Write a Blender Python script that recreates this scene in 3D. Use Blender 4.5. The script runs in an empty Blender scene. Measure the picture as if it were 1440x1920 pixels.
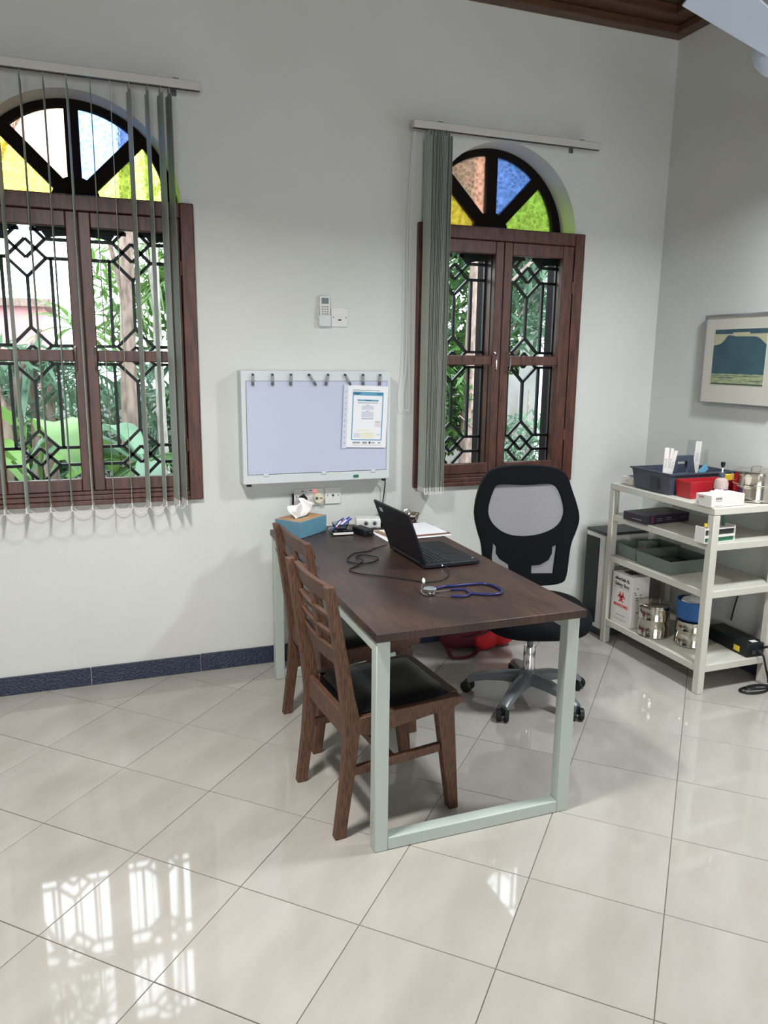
import bpy, bmesh, math, random
from mathutils import Vector, Matrix
random.seed(7)
PI = math.pi
SC = bpy.context.scene
COL = SC.collection
# ------------------------------------------------------------------ camera
cam_d = bpy.data.cameras.new('camera'); cam = bpy.data.objects.new('camera', cam_d); COL.objects.link(cam)
rt = Vector((0.93684747, -0.3495327, 0.01198776)); up = Vector((0.05801055, 0.18910375, 0.98024209)); fw = Vector((0.34489359, 0.9176419, -0.19743795))
cam.matrix_world = Matrix(((rt.x, up.x, -fw.x, 0), (rt.y, up.y, -fw.y, 0), (rt.z, up.z, -fw.z, 1.568), (0, 0, 0, 1)))
cam_d.sensor_fit = 'VERTICAL'; cam_d.sensor_height = 36; cam_d.lens = 1442 / 1920 * 36; cam_d.clip_start = .05
SC.camera = cam
# ------------------------------------------------------------------ world, lamps, exposure
w = bpy.data.worlds.new('sky'); SC.world = w; w.use_nodes = True
bg = w.node_tree.nodes['Background']; bg.inputs[0].default_value = (.84, .90, 1, 1); bg.inputs[1].default_value = 9.0
SC.view_settings.view_transform = 'Standard'; SC.view_settings.look = 'None'; SC.view_settings.exposure = 0.17; SC.view_settings.gamma = 1
SC.view_settings.use_curve_mapping = False
try: SC.cycles.use_denoising = True; SC.cycles.max_bounces = 10; SC.cycles.sample_clamp_indirect = 8; SC.cycles.transparent_max_bounces = 24
except Exception: pass
def area(name, loc, sx, sy, power, col, rot=(0, 0, 0), spread=150):
    d = bpy.data.lights.new(name, 'AREA'); d.shape = 'RECTANGLE'; d.size = sx; d.size_y = sy; d.energy = power; d.color = col; d.spread = math.radians(spread)
    o = bpy.data.objects.new(name, d); o.location = loc; o.rotation_euler = rot; COL.objects.link(o); return o
area('overhead_light', (-.02, 1.85, 2.62), .16, .3, 50, (1, .985, .955), spread=158)  # left ceiling lamp
area('overhead_light', (2.50, 1.88, 2.62), .16, .3, 42, (.93, .965, 1), spread=158)  # right ceiling lamp
area('overhead_light', (.8, -1.2, 2.55), .6, .6, 24, (1, .985, .96), spread=150)  # added fill light behind the camera, no lamp of the room
area('rear_fill_light', (-.6, -4.9, 1.35), 3.2, 2.2, 130, (.95, .97, 1), (PI / 2, 0, 0), 180)  # added unseen fill from the rear, brightens walls and furniture fronts

# ------------------------------------------------------------------ materials
def lin(c): return tuple((x / 255 / 12.92 if x / 255 <= .04045 else ((x / 255 + .055) / 1.055) ** 2.4) for x in c) + (1,)
def mat(name, rgb, rough=.5, metal=0, rgb2=None, scale=8, stretch=(1, 1, 1), bump=0, bscale=None, spec=.5, alpha=1, trans=0, coat=0, detail=4, emit=None, sss=0, objrand=0):
    m = bpy.data.materials.new(name); m.use_nodes = True; nt = m.node_tree; b = nt.nodes['Principled BSDF']
    I = b.inputs; I['Base Color'].default_value = lin(rgb); I['Roughness'].default_value = rough; I['Metallic'].default_value = metal
    I['Specular IOR Level'].default_value = spec; I['Transmission Weight'].default_value = trans; I['Coat Weight'].default_value = coat; I['Alpha'].default_value = alpha
    m.diffuse_color = lin(rgb)
    if emit: I['Emission Color'].default_value = lin(emit[0]); I['Emission Strength'].default_value = emit[1]
    if rgb2 or bump:
        tc = nt.nodes.new('ShaderNodeTexCoord'); mp = nt.nodes.new('ShaderNodeMapping'); mp.inputs['Scale'].default_value = stretch
        nt.links.new(tc.outputs['Object'], mp.inputs[0])
        n = nt.nodes.new('ShaderNodeTexNoise'); n.inputs['Scale'].default_value = scale; n.inputs['Detail'].default_value = detail
        nt.links.new(mp.outputs[0], n.inputs[0])
        if rgb2:
            r = nt.nodes.new('ShaderNodeValToRGB'); r.color_ramp.elements[0].position = .35; r.color_ramp.elements[1].position = .65
            r.color_ramp.elements[0].color = lin(rgb); r.color_ramp.elements[1].color = lin(rgb2)
            nt.links.new(n.outputs[0], r.inputs[0])
            out = r.outputs[0]
            if objrand:
                oi = nt.nodes.new('ShaderNodeObjectInfo'); hs = nt.nodes.new('ShaderNodeHueSaturation'); mr = nt.nodes.new('ShaderNodeMapRange')
                mr.inputs[3].default_value = 1 - objrand; mr.inputs[4].default_value = 1 + objrand
                nt.links.new(oi.outputs['Random'], mr.inputs[0]); nt.links.new(mr.outputs[0], hs.inputs['Value']); nt.links.new(out, hs.inputs['Color']); out = hs.outputs[0]
            nt.links.new(out, I['Base Color'])
        if bump:
            bp = nt.nodes.new('ShaderNodeBump'); bp.inputs['Strength'].default_value = bump; bp.inputs['Distance'].default_value = .01
            if bscale:
                n2 = nt.nodes.new('ShaderNodeTexNoise'); n2.inputs['Scale'].default_value = bscale; nt.links.new(mp.outputs[0], n2.inputs[0]); nt.links.new(n2.outputs[0], bp.inputs['Height'])
            else: nt.links.new(n.outputs[0], bp.inputs['Height'])
            nt.links.new(bp.outputs[0], I['Normal'])
    return m
def glass_mat(name, tint, gloss=.08, rough=.02):
    m = bpy.data.materials.new(name); m.use_nodes = True; nt = m.node_tree; nt.nodes.clear()
    o = nt.nodes.new('ShaderNodeOutputMaterial'); t = nt.nodes.new('ShaderNodeBsdfTransparent'); g = nt.nodes.new('ShaderNodeBsdfGlossy'); x = nt.nodes.new('ShaderNodeMixShader'); f = nt.nodes.new('ShaderNodeLayerWeight')
    t.inputs[0].default_value = lin(tint); g.inputs['Roughness'].default_value = rough; f.inputs[0].default_value = .08
    nt.links.new(f.outputs[0], x.inputs[0]); nt.links.new(t.outputs[0], x.inputs[1]); nt.links.new(g.outputs[0], x.inputs[2]); nt.links.new(x.outputs[0], o.inputs[0])
    m.diffuse_color = lin(tint); return m
def stained_mat(name, tint):
    m = bpy.data.materials.new(name); m.use_nodes = True; nt = m.node_tree; nt.nodes.clear()
    N = nt.nodes.new; L = nt.links.new
    o = N('ShaderNodeOutputMaterial'); t = N('ShaderNodeBsdfTranslucent'); r = N('ShaderNodeBsdfRefraction'); g = N('ShaderNodeBsdfGlossy'); x = N('ShaderNodeMixShader'); x2 = N('ShaderNodeMixShader')
    tc = N('ShaderNodeTexCoord'); v = N('ShaderNodeTexVoronoi'); v.inputs['Scale'].default_value = 45; v.distance = 'CHEBYCHEV'; bp = N('ShaderNodeBump'); bp.inputs['Strength'].default_value = .8; bp.inputs['Distance'].default_value = .01
    L(tc.outputs['Object'], v.inputs[0]); L(v.outputs['Distance'], bp.inputs['Height'])
    cr = N('ShaderNodeValToRGB'); c = lin(tint); cr.color_ramp.elements[0].color = tuple(k * .72 for k in c[:3]) + (1,); cr.color_ramp.elements[1].color = tuple(min(1, k * 1.1) for k in c[:3]) + (1,); cr.color_ramp.elements[1].position = .6
    L(v.outputs['Distance'], cr.inputs[0])
    for s in (t, r): L(cr.outputs[0], s.inputs[0]); L(bp.outputs[0], s.inputs['Normal'])
    r.inputs['IOR'].default_value = 1.02; r.inputs['Roughness'].default_value = .25; g.inputs['Roughness'].default_value = .2; L(bp.outputs[0], g.inputs['Normal'])
    x.inputs[0].default_value = .12; x2.inputs[0].default_value = .05
    L(r.outputs[0], x.inputs[1]); L(t.outputs[0], x.inputs[2]); L(x.outputs[0], x2.inputs[1]); L(g.outputs[0], x2.inputs[2]); L(x2.outputs[0], o.inputs[0])
    m.diffuse_color = c; return m
def thin_mat(name, rgb, fac=.5, rough=.8):      # woven mesh: diffuse threads with gaps
    m = bpy.data.materials.new(name); m.use_nodes = True; nt = m.node_tree; b = nt.nodes['Principled BSDF']; N = nt.nodes.new
    b.inputs['Base Color'].default_value = lin(rgb); b.inputs['Roughness'].default_value = rough
    t = N('ShaderNodeBsdfTransparent'); x = N('ShaderNodeMixShader'); x.inputs[0].default_value = fac
    tc = N('ShaderNodeTexCoord'); ck = N('ShaderNodeTexChecker'); ck.inputs['Scale'].default_value = 330; ck.inputs[1].default_value = (fac + .3,) * 3 + (1,); ck.inputs[2].default_value = (fac - .3,) * 3 + (1,)
    nt.links.new(tc.outputs['Object'], ck.inputs[0]); nt.links.new(ck.outputs[0], x.inputs[0])
    nt.links.new(b.outputs[0], x.inputs[2]); nt.links.new(t.outputs[0], x.inputs[1]); nt.links.new(x.outputs[0], nt.nodes['Material Output'].inputs[0]); return m
def leaf_mat(name, rgb, rgb2, trl=.35):
    m = mat(name, rgb, .45, rgb2=rgb2, scale=3, objrand=.15); nt = m.node_tree
    t = nt.nodes.new('ShaderNodeBsdfTranslucent'); x = nt.nodes.new('ShaderNodeMixShader'); x.inputs[0].default_value = trl; t.inputs[0].default_value = lin(rgb2)
    nt.links.new(nt.nodes['Principled BSDF'].outputs[0], x.inputs[1]); nt.links.new(t.outputs[0], x.inputs[2]); nt.links.new(x.outputs[0], nt.nodes['Material Output'].inputs[0]); return m
M = {}
M['wall'] = mat('wall_paint', (216, 218, 214), .75, rgb2=(210, 212, 207), scale=1.6, bump=.05, bscale=60)
M['wallout'] = mat('outer_plaster', (225, 222, 218), .9, rgb2=(205, 202, 200), scale=2)
M['ceiling'] = mat('ceiling_wood', (82, 66, 52), .6, rgb2=(66, 52, 40), scale=4, stretch=(1, 12, 1))
M['cornice'] = mat('cornice_wood', (96, 66, 46), .5, rgb2=(72, 50, 36), scale=5, stretch=(1, 10, 10))
M['tile'] = mat('floor_tile', (177, 172, 165), .045, rgb2=(166, 161, 153), scale=2.2, stretch=(1, 3.2, 1), objrand=.02, spec=.55, detail=8)
M['grout'] = mat('grout', (128, 118, 105), .9)
M['skirt'] = mat('skirting_tile', (28, 38, 60), .28, rgb2=(46, 56, 78), scale=90, bump=.5, objrand=.06)
M['wood'] = mat('window_wood', (98, 60, 49), .38, rgb2=(66, 40, 34), scale=7, stretch=(6, 6, 1), bump=.08)
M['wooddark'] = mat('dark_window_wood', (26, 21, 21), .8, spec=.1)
M['black'] = mat('black_iron', (20, 21, 24), .5)
M['chairwood'] = mat('chair_wood', (106, 72, 52), .48, rgb2=(64, 42, 31), scale=70, stretch=(3.5, 3.5, .35), bump=.25)
M['desktop'] = mat('desk_wood', (84, 63, 50), .4, rgb2=(50, 38, 35), scale=2.6, stretch=(1.6, .8, 1), bump=.03, detail=9)
def grain(m, dark, fac):
    nt = m.node_tree; b = nt.nodes['Principled BSDF']; src = b.inputs['Base Color'].links[0].from_socket
    tc = nt.nodes.new('ShaderNodeTexCoord'); mp = nt.nodes.new('ShaderNodeMapping'); mp.inputs['Scale'].default_value = (30, 1.6, 1); n = nt.nodes.new('ShaderNodeTexNoise'); n.inputs['Scale'].default_value = 4; n.inputs['Detail'].default_value = 8
    mr = nt.nodes.new('ShaderNodeMapRange'); mr.inputs[1].default_value = .35; mr.inputs[2].default_value = .7; mr.inputs[4].default_value = fac
    mx = nt.nodes.new('ShaderNodeMixRGB'); mx.inputs[2].default_value = lin(dark)
    nt.links.new(tc.outputs['Object'], mp.inputs[0]); nt.links.new(mp.outputs[0], n.inputs[0]); nt.links.new(n.outputs[0], mr.inputs[0]); nt.links.new(mr.outputs[0], mx.inputs[0]); nt.links.new(src, mx.inputs[1]); nt.links.new(mx.outputs[0], b.inputs['Base Color'])
grain(M['desktop'], (44, 33, 32), .75)
M['mint'] = mat('mint_steel', (178, 190, 182), .4, rgb2=(184, 194, 186), scale=3)
M['shelf'] = mat('shelf_steel', (206, 205, 194), .42, rgb2=(196, 195, 183), scale=3)
M['lightgrey'] = mat('light_grey_paint', (208, 216, 217), .42)
M['panel'] = mat('white_acrylic', (192, 200, 220), .3)
M['leather'] = mat('black_leather', (22, 23, 26), .36, bump=.15, scale=150)
M['plastic'] = mat('black_plastic', (18, 20, 24), .45, spec=.4)
M['plastic2'] = mat('dark_grey_plastic', (56, 58, 62), .45)
M['fabric'] = mat('black_fabric', (9, 11, 15), .9, bump=.2, scale=300, spec=.2)
M['castergrey'] = mat('grey_base_plastic', (104, 108, 112), .34)
M['mesh'] = thin_mat('chair_mesh', (122, 118, 128), .42)
M['chrome'] = mat('chrome', (225, 225, 225), .1, 1)
M['steel'] = mat('stainless_steel', (205, 200, 188), .14, 1, bump=.12, scale=6)
M['laptop'] = mat('laptop_shell', (24, 26, 32), .5, spec=.4)
M['keys'] = mat('keys', (16, 17, 20), .4)
M['cable'] = mat('black_rubber', (16, 16, 18), .45)
M['white'] = mat('white_plastic', (224, 224, 220), .35)
M['offwhite'] = mat('cream_plastic', (222, 216, 190), .4)
M['paper'] = mat('paper', (236, 237, 240), .8)
M['tissue'] = mat('tissue', (244, 244, 242), .9)
M['blue'] = mat('dusty_blue_plastic', (100, 148, 172), .42)
M['bamboo'] = mat('bamboo', (190, 152, 108), .5, rgb2=(172, 134, 92), scale=8, stretch=(1, 8, 1))
M['navy'] = mat('navy_rubber', (32, 36, 88), .3)
M['slat'] = mat('blind_fabric', (168, 174, 164), .85, rgb2=(152, 159, 148), scale=60, stretch=(1, 1, .02), objrand=.28)
M['slat2'] = mat('blind_fabric_face', (150, 156, 148), .85)
M['rail'] = mat('blind_rail', (204, 204, 198), .4)
M['bluegrey'] = mat('blue_grey_plastic', (66, 74, 88), .42)
M['red'] = mat('red_plastic', (176, 34, 44), .4)
M['yellow'] = mat('yellow_card', (226, 196, 60), .5)
M['greygreen'] = mat('grey_green_plastic', (104, 116, 108), .45)
M['trayin'] = mat('dark_tray_lining', (38, 44, 46), .6)
M['maroon'] = mat('maroon_nylon', (88, 16, 34), .7, bump=.3, scale=30)
M['redcloth'] = mat('red_nylon', (205, 28, 38), .65, bump=.3, scale=30)
M['darkbox'] = mat('dark_printed_card', (34, 32, 44), .4, rgb2=(48, 34, 54), scale=9)
M['purple'] = mat('magenta_print', (120, 40, 90), .4)
M['printgrey'] = mat('grey_print', (150, 154, 160), .6)
M['printdark'] = mat('dark_print', (60, 60, 66), .6)
M['printred'] = mat('red_print', (200, 40, 50), .6)
M['printblue'] = mat('blue_print', (96, 160, 192), .6)
M['printpale'] = mat('pale_blue_print', (206, 212, 226), .6)
M['printyellow'] = mat('pale_yellow_print', (232, 229, 206), .6)
M['printpink'] = mat('pale_pink_print', (228, 214, 216), .6)
M['boxwhite'] = mat('white_card', (222, 218, 212), .6)
M['bluecloth'] = mat('blue_cloth', (44, 92, 150), .8, bump=.2, scale=60)
M['led'] = mat('red_led', (255, 60, 60), .4, emit=((255, 50, 50), 6))
M['ledw'] = mat('white_led', (240, 245, 255), .4, emit=((220, 235, 255), 4))
M['lcd'] = mat('lcd', (120, 132, 136), .25)
M['clip'] = mat('grey_clip', (150, 152, 158), .35)
M['clipdark'] = mat('dark_clip', (92, 92, 102), .4)
M['silver'] = mat('silver_frame', (150, 152, 156), .3, .7)
M['mount'] = mat('picture_mount', (214, 212, 200), .7)
M['teal'] = mat('teal_ink', (66, 98, 108), .7, rgb2=(58, 88, 100), scale=14)
M['cream'] = mat('cream_ink', (204, 200, 166), .7, rgb2=(186, 184, 150), scale=30, stretch=(1, 3, 12))
M['sea'] = mat('sea_ink', (126, 146, 124), .7, rgb2=(190, 196, 146), scale=26, stretch=(1, 1, 9))
M['seadark'] = mat('dark_sea_ink', (58, 88, 76), .7)
M['brown'] = mat('brown_board', (112, 70, 50), .5)
M['rustwood'] = mat('ruler_wood', (160, 128, 96), .5)
M['penblue'] = mat('blue_pen', (40, 62, 160), .3)
M['penred'] = mat('red_pen', (190, 40, 50), .3)
M['acrylic'] = glass_mat('clear_acrylic', (226, 232, 236))
M['sleeve'] = glass_mat('clear_sleeve', (240, 242, 246))
M['glazing'] = glass_mat('picture_glazing', (250, 250, 250), rough=.15)
M['glass'] = glass_mat('window_glass', (240, 244, 242))
M['gyellow'] = stained_mat('amber_glass', (255, 228, 136)); M['gpink'] = stained_mat('peach_glass', (221, 198, 182)); M['gblue'] = stained_mat('blue_glass', (170, 195, 239)); M['ggreen'] = stained_mat('green_glass', (208, 228, 145))
M['fan'] = mat('fan_enamel', (205, 218, 240), .35)  # bluish cast of the lens flare put into the enamel colour
M['bottle'] = mat('frosted_bottle', (216, 196, 190), .3, trans=.35)
M['purpleliq'] = mat('purple_liquid', (112, 60, 128), .2)
M['sbottle'] = mat('yellow_cap', (226, 190, 40), .4)
M['greencap'] = mat('green_cap', (38, 112, 84), .4)
M['bark'] = mat('bark', (150, 128, 118), .9, rgb2=(104, 88, 80), scale=9, stretch=(3, 3, 1), bump=.4)
M['bark2'] = mat('grey_bark', (176, 168, 162), .9, rgb2=(140, 130, 126), scale=9, stretch=(3, 3, 1), bump=.3)
M['leaf1'] = leaf_mat('leaf_dark', (44, 72, 38), (84, 120, 62))
M['leaf2'] = leaf_mat('leaf_light', (74, 110, 50), (112, 148, 74), .35)
M['leaf3'] = leaf_mat('leaf_bluegreen', (66, 98, 78), (110, 142, 112))
M['soil'] = mat('soil', (96, 82, 66), .95, rgb2=(66, 62, 44), scale=5)
M['pinkwall'] = mat('pink_plaster', (206, 150, 150), .9, rgb2=(190, 138, 140), scale=2)
M['greywall'] = mat('garden_wall', (196, 190, 188), .9, rgb2=(160, 156, 150), scale=2)

# ------------------------------------------------------------------ mesh helpers
def wmat(o):
    m = Matrix.Identity(4)
    while o is not None: m = o.matrix_basis @ m; o = o.parent
    return m
def link_mesh(name, me, m, parent, kind=None):
    o = bpy.data.objects.new(name, me); COL.objects.link(o)
    if m is not None: me.materials.clear(); me.materials.append(m)
    if parent is not None:
        o.parent = parent
        me.transform(wmat(parent).inverted())
    if kind: o['kind'] = kind
    return o
class MB:
    def __init__(s): s.v = []; s.f = []
    def add(s, vs, fs, mx=None):
        n = len(s.v); s.v += [tuple(mx @ Vector(p)) if mx else tuple(p) for p in vs]; s.f += [tuple(i + n for i in f) for f in fs]; return s
    def box(s, x0, x1, y0, y1, z0, z1, mx=None):
        if x0 > x1: x0, x1 = x1, x0
        if y0 > y1: y0, y1 = y1, y0
        if z0 > z1: z0, z1 = z1, z0
        return s.add([(x0, y0, z0), (x1, y0, z0), (x1, y1, z0), (x0, y1, z0), (x0, y0, z1), (x1, y0, z1), (x1, y1, z1), (x0, y1, z1)],
                     [(3, 2, 1, 0), (4, 5, 6, 7), (0, 1, 5, 4), (1, 2, 6, 5), (2, 3, 7, 6), (3, 0, 4, 7)], mx)
    def beam(s, p, q, wx, wz, upv=(0, 0, 1)):      # bar with rectangular section from p to q
        p = Vector(p); q = Vector(q); d = (q - p).normalized(); u = Vector(upv)
        if abs(d.dot(u)) > .98: u = Vector((0, 1, 0)) if abs(d.y) < .9 else Vector((1, 0, 0))
        a = d.cross(u).normalized() * wx / 2; b = a.cross(d).normalized() * wz / 2
        return s.add([p - a - b, p + a - b, p + a + b, p - a + b, q - a - b, q + a - b, q + a + b, q - a + b],
                     [(0, 1, 2, 3), (7, 6, 5, 4), (4, 5, 1, 0), (5, 6, 2, 1), (6, 7, 3, 2), (7, 4, 0, 3)])
    def prism(s, poly, axis, a, b, mx=None):       # 2D poly extruded along axis from a to b
        def P(u, v, t): return {'x': (t, u, v), 'y': (u, t, v), 'z': (u, v, t)}[axis]
        n = len(poly); vs = [P(u, v, a) for u, v in poly] + [P(u, v, b) for u, v in poly]
        return s.add(vs, [tuple(range(n))[::-1], tuple(range(n, 2 * n))] + [(i, (i + 1) % n, n + (i + 1) % n, n + i) for i in range(n)], mx)
    def tube(s, pts, r, n=8, caps=True):
        pts = [Vector(p) for p in pts]; rr = r if isinstance(r, (list, tuple)) else [r] * len(pts)
        base = len(s.v); prev = None
        for i, p in enumerate(pts):
            d = (pts[min(i + 1, len(pts) - 1)] - pts[max(i - 1, 0)]).normalized()
            if prev is None: prev = d.orthogonal().normalized()
            a = (prev - d * prev.dot(d)); a = a.normalized() if a.length > 1e-6 else d.orthogonal().normalized(); prev = a; b = d.cross(a)
            for k in range(n):
                t = 2 * PI * k / n; s.v.append(tuple(p + (a * math.cos(t) + b * math.sin(t)) * rr[i]))
        for i in range(len(pts) - 1):
            for k in range(n):
                a0 = base + i * n + k; a1 = base + i * n + (k + 1) % n; s.f.append((a0, a1, a1 + n, a0 + n))
        if caps: s.f.append(tuple(base + k for k in range(n))[::-1]); s.f.append(tuple(base + (len(pts) - 1) * n + k for k in range(n)))
        return s
    def cyl(s, p, q, r0, r1=None, n=20): return s.tube([p, q], [r0, r0 if r1 is None else r1], n)
    def lathe(s, prof, c, n=32, mx=None):
        c = Vector(c); base = len(s.v); vs = []
        for r, z in prof:
            for k in range(n):
                t = 2 * PI * k / n; vs.append((c.x + r * math.cos(t), c.y + r * math.sin(t), c.z + z))
        fs = []
        for i in range(len(prof) - 1):
            for k in range(n): fs.append((i * n + k, i * n + (k + 1) % n, (i + 1) * n + (k + 1) % n, (i + 1) * n + k))
        fs.append(tuple(range(n))[::-1]); fs.append(tuple((len(prof) - 1) * n + k for k in range(n)))
        return s.add(vs, fs, mx)
    def tray(s, x0, x1, y0, y1, z0, z1, t=.003, flare=0, mx=None):   # open box with wall thickness and outward flare
        o0 = [(x0, y0), (x1, y0), (x1, y1), (x0, y1)]; sg = [(-1, -1), (1, -1), (1, 1), (-1, 1)]
        vs = [(x, y, z0) for x, y in o0] + [(x + a * flare, y + b * flare, z1) for (x, y), (a, b) in zip(o0, sg)] \
            + [(x + a * (flare - t), y + b * (flare - t), z1) for (x, y), (a, b) in zip(o0, sg)] + [(x - a * t, y - b * t, z0 + t) for (x, y), (a, b) in zip(o0, sg)]
        fs = [(3, 2, 1, 0), (12, 13, 14, 15)]
        for k in range(4):
            j = (k + 1) % 4; fs += [(k, j, 4 + j, 4 + k), (4 + k, 4 + j, 8 + j, 8 + k), (8 + k, 8 + j, 12 + j, 12 + k)]
        return s.add(vs, fs, mx)
    def build(s, name, m, parent=None, bevel=0, smooth=False, kind=None, seg=2, solid=0):
        me = bpy.data.meshes.new(name); me.from_pydata(s.v, [], s.f); me.update()
        bm = bmesh.new(); bm.from_mesh(me); bmesh.ops.recalc_face_normals(bm, faces=bm.faces); bm.to_mesh(me); bm.free()
        o = link_mesh(name, me, m, parent, kind)
        if solid: md = o.modifiers.new('solid', 'SOLIDIFY'); md.thickness = solid; md.offset = 0
        if bevel: md = o.modifiers.new('bevel', 'BEVEL'); md.width = bevel; md.segments = seg; md.limit_method = 'ANGLE'; md.angle_limit = math.radians(35)
        if smooth or bevel:
            me.polygons.foreach_set('use_smooth', [True] * len(me.polygons)); me.set_sharp_from_angle(angle=math.radians(38))
        return o
def shape2d(name, outer, holes, depth, m, parent, mx, bevel=0, kind=None):
    """flat outline with holes, extruded; outline in (u,v); mx maps (u,v,w) to world"""
    cu = bpy.data.curves.new(name, 'CURVE'); cu.dimensions = '2D'; cu.fill_mode = 'BOTH'; cu.extrude = depth / 2 - bevel; cu.bevel_depth = bevel; cu.bevel_resolution = 1
    for pl in [outer] + holes:
        sp = cu.splines.new('POLY'); sp.points.add(len(pl) - 1)
        for i, (a, b) in enumerate(pl): sp.points[i].co = (a, b, 0, 1)
        sp.use_cyclic_u = True
    t = bpy.data.objects.new('tmp', cu); COL.objects.link(t)
    dg = bpy.context.evaluated_depsgraph_get(); me = bpy.data.meshes.new_from_object(t.evaluated_get(dg)); bpy.data.objects.remove(t); bpy.data.curves.remove(cu)
    me.name = name; me.transform(mx); o = link_mesh(name, me, m, parent, kind); return o
def text(name, body, size, m, parent, mx, depth=.0006, align='CENTER', bold=0):
    cu = bpy.data.curves.new(name, 'FONT'); cu.body = body; cu.size = size; cu.extrude = depth; cu.align_x = align; cu.align_y = 'CENTER'; cu.offset = bold
    t = bpy.data.objects.new('tmp', cu); COL.objects.link(t)
    dg = bpy.context.evaluated_depsgraph_get(); me = bpy.data.meshes.new_from_object(t.evaluated_get(dg)); bpy.data.objects.remove(t); bpy.data.curves.remove(cu)
    me.name = name; me.transform(mx); return link_mesh(name, me, m, parent)
def XZ(y=0, flip=False): return Matrix(((1, 0, 0, 0), (0, 0, -1, y), (0, 1, 0, 0), (0, 0, 0, 1)))      # (u,v)->(x,z), faces -y
def YZ(x=0): return Matrix(((0, 0, -1, x), (-1, 0, 0, 0), (0, 1, 0, 0), (0, 0, 0, 1)))                 # (u,v)->(-y,z), faces -x
def thing(name, label, cat, loc=(0, 0, 0), rotz=0, group=None, kind=None):
    o = bpy.data.objects.new(name, None); COL.objects.link(o); o.location = loc; o.rotation_euler = (0, 0, rotz); o.empty_display_size = .05
    if label: o['label'] = label
    if cat: o['category'] = cat
    if group: o['group'] = group
    if kind: o['kind'] = kind
    return o
def tag(o, label, cat, group=None):
    o['label'] = label; o['category'] = cat
    if group: o['group'] = group
    return o
def T(x, y, z=0, r=0): return Matrix.Translation((x, y, z)) @ Matrix.Rotation(r, 4, 'Z')
def loc2(o, x, y, z): return Vector((x, y, z))
def arc(cx, cz, r, a0, a1, n): return [(cx + r * math.cos(a0 + (a1 - a0) * i / n), cz + r * math.sin(a0 + (a1 - a0) * i / n)) for i in range(n + 1)]
def smoothpath(pts, n=6):
    P = [Vector(p) for p in pts]; out = []
    for i in range(len(P) - 1):
        a = P[max(i - 1, 0)]; b = P[i]; c = P[i + 1]; d = P[min(i + 2, len(P) - 1)]
        for k in range(n):
            t = k / n; out.append(.5 * ((2 * b) + (c - a) * t + (2 * a - 5 * b + 4 * c - d) * t * t + (3 * b - a - 3 * c + d) * t ** 3))
    out.append(P[-1]); return out

# ================================================================== SETTING
XR, YB, XL, YF, ZC = 3.085, 3.75, -4.4, -5.0, 3.36
WX = (-.022, 2.058)            # window centre lines
# floor with single tiles
fl = MB().box(XL, XR + .1, YF, YB + .1, -.1, -.0045).build('floor', M['grout']); fl['kind'] = 'structure'
S = .394; A = math.radians(46.5); ca, sa = math.cos(A), math.sin(A); PH = (.3728, .0009)
def clip(poly, ax, lim, keep_less):
    out = []
    for i in range(len(poly)):
        p, q = poly[i], poly[(i + 1) % len(poly)]
        ip = (p[ax] <= lim) == keep_less or p[ax] == lim; iq = (q[ax] <= lim) == keep_less or q[ax] == lim
        if ip: out.append(p)
        if ip != iq:
            t = (lim - p[ax]) / (q[ax] - p[ax]); out.append((p[0] + (q[0] - p[0]) * t, p[1] + (q[1] - p[1]) * t))
    return out
def w2(q0, q1): a = (q0 + PH[0]) * S; b = (q1 + PH[1]) * S; return (ca * a - sa * b, sa * a + ca * b)
# q = P @ [[c,-s],[s,c]] / S  ->  P = q*S @ transpose
def w2(q0, q1): a = (q0 + PH[0]) * S; b = (q1 + PH[1]) * S; return (ca * a - sa * b, sa * a + ca * b)
tile_me = None; nt_ = 0
for i in range(-20, 22):
    for j in range(-20, 22):
        g = .0011 / S
        pl = [w2(i + g, j + g), w2(i + 1 - g, j + g), w2(i + 1 - g, j + 1 - g), w2(i + g, j + 1 - g)]
        if max(p[1] for p in pl) < .3 or max(p[0] for p in pl) < -1.6: continue
        full = all(-1.9 < p[0] < XR and p[1] < YB for p in pl)
        c = w2(i + .5, j + .5)
        if full:
            if tile_me is None:
                h = S / 2 * (1 - 2 * g); b = .0012
                mb = MB(); mb.add([(-h, -h, -.008), (h, -h, -.008), (h, h, -.008), (-h, h, -.008), (-h, -h, -b), (h, -h, -b), (h, h, -b), (-h, h, -b), (-h + b, -h + b, 0), (h - b, -h + b, 0), (h - b, h - b, 0), (-h + b, h - b, 0)],
                    [(0, 1, 5, 4), (1, 2, 6, 5), (2, 3, 7, 6), (3, 0, 4, 7), (4, 5, 9, 8), (5, 6, 10, 9), (6, 7, 11, 10), (7, 4, 8, 11), (8, 9, 10, 11)])
                o = mb.build('tile', M['tile'], fl); tile_me = o.data
            else:
                o = bpy.data.objects.new('tile', tile_me); COL.objects.link(o); o.parent = fl
            o.location = (c[0], c[1], random.uniform(-.0003, .0002)); o.rotation_euler = (random.gauss(0, .0007), random.gauss(0, .0007), A)
            nt_ += 1
        else:
            for ax, lim, less in ((0, -1.9, False), (0, XR, True), (1, YB, True)):
                pl = clip(pl, ax, lim, less)
                if len(pl) < 3: break
            if len(pl) >= 3: MB().prism(pl, 'z', -.008, 0).build('tile', M['tile'], fl); nt_ += 1
back_floor = None
# rest of the floor behind the viewer, same tiles, seen by nobody
mb = MB().box(XL, XR, YF, -.02, -.0045, -.0005).box(XL, -1.9, -.02, YB, -.0045, -.0005); o = mb.build('tile_field', M['tile'], fl); o['kind'] = 'stuff'
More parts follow.
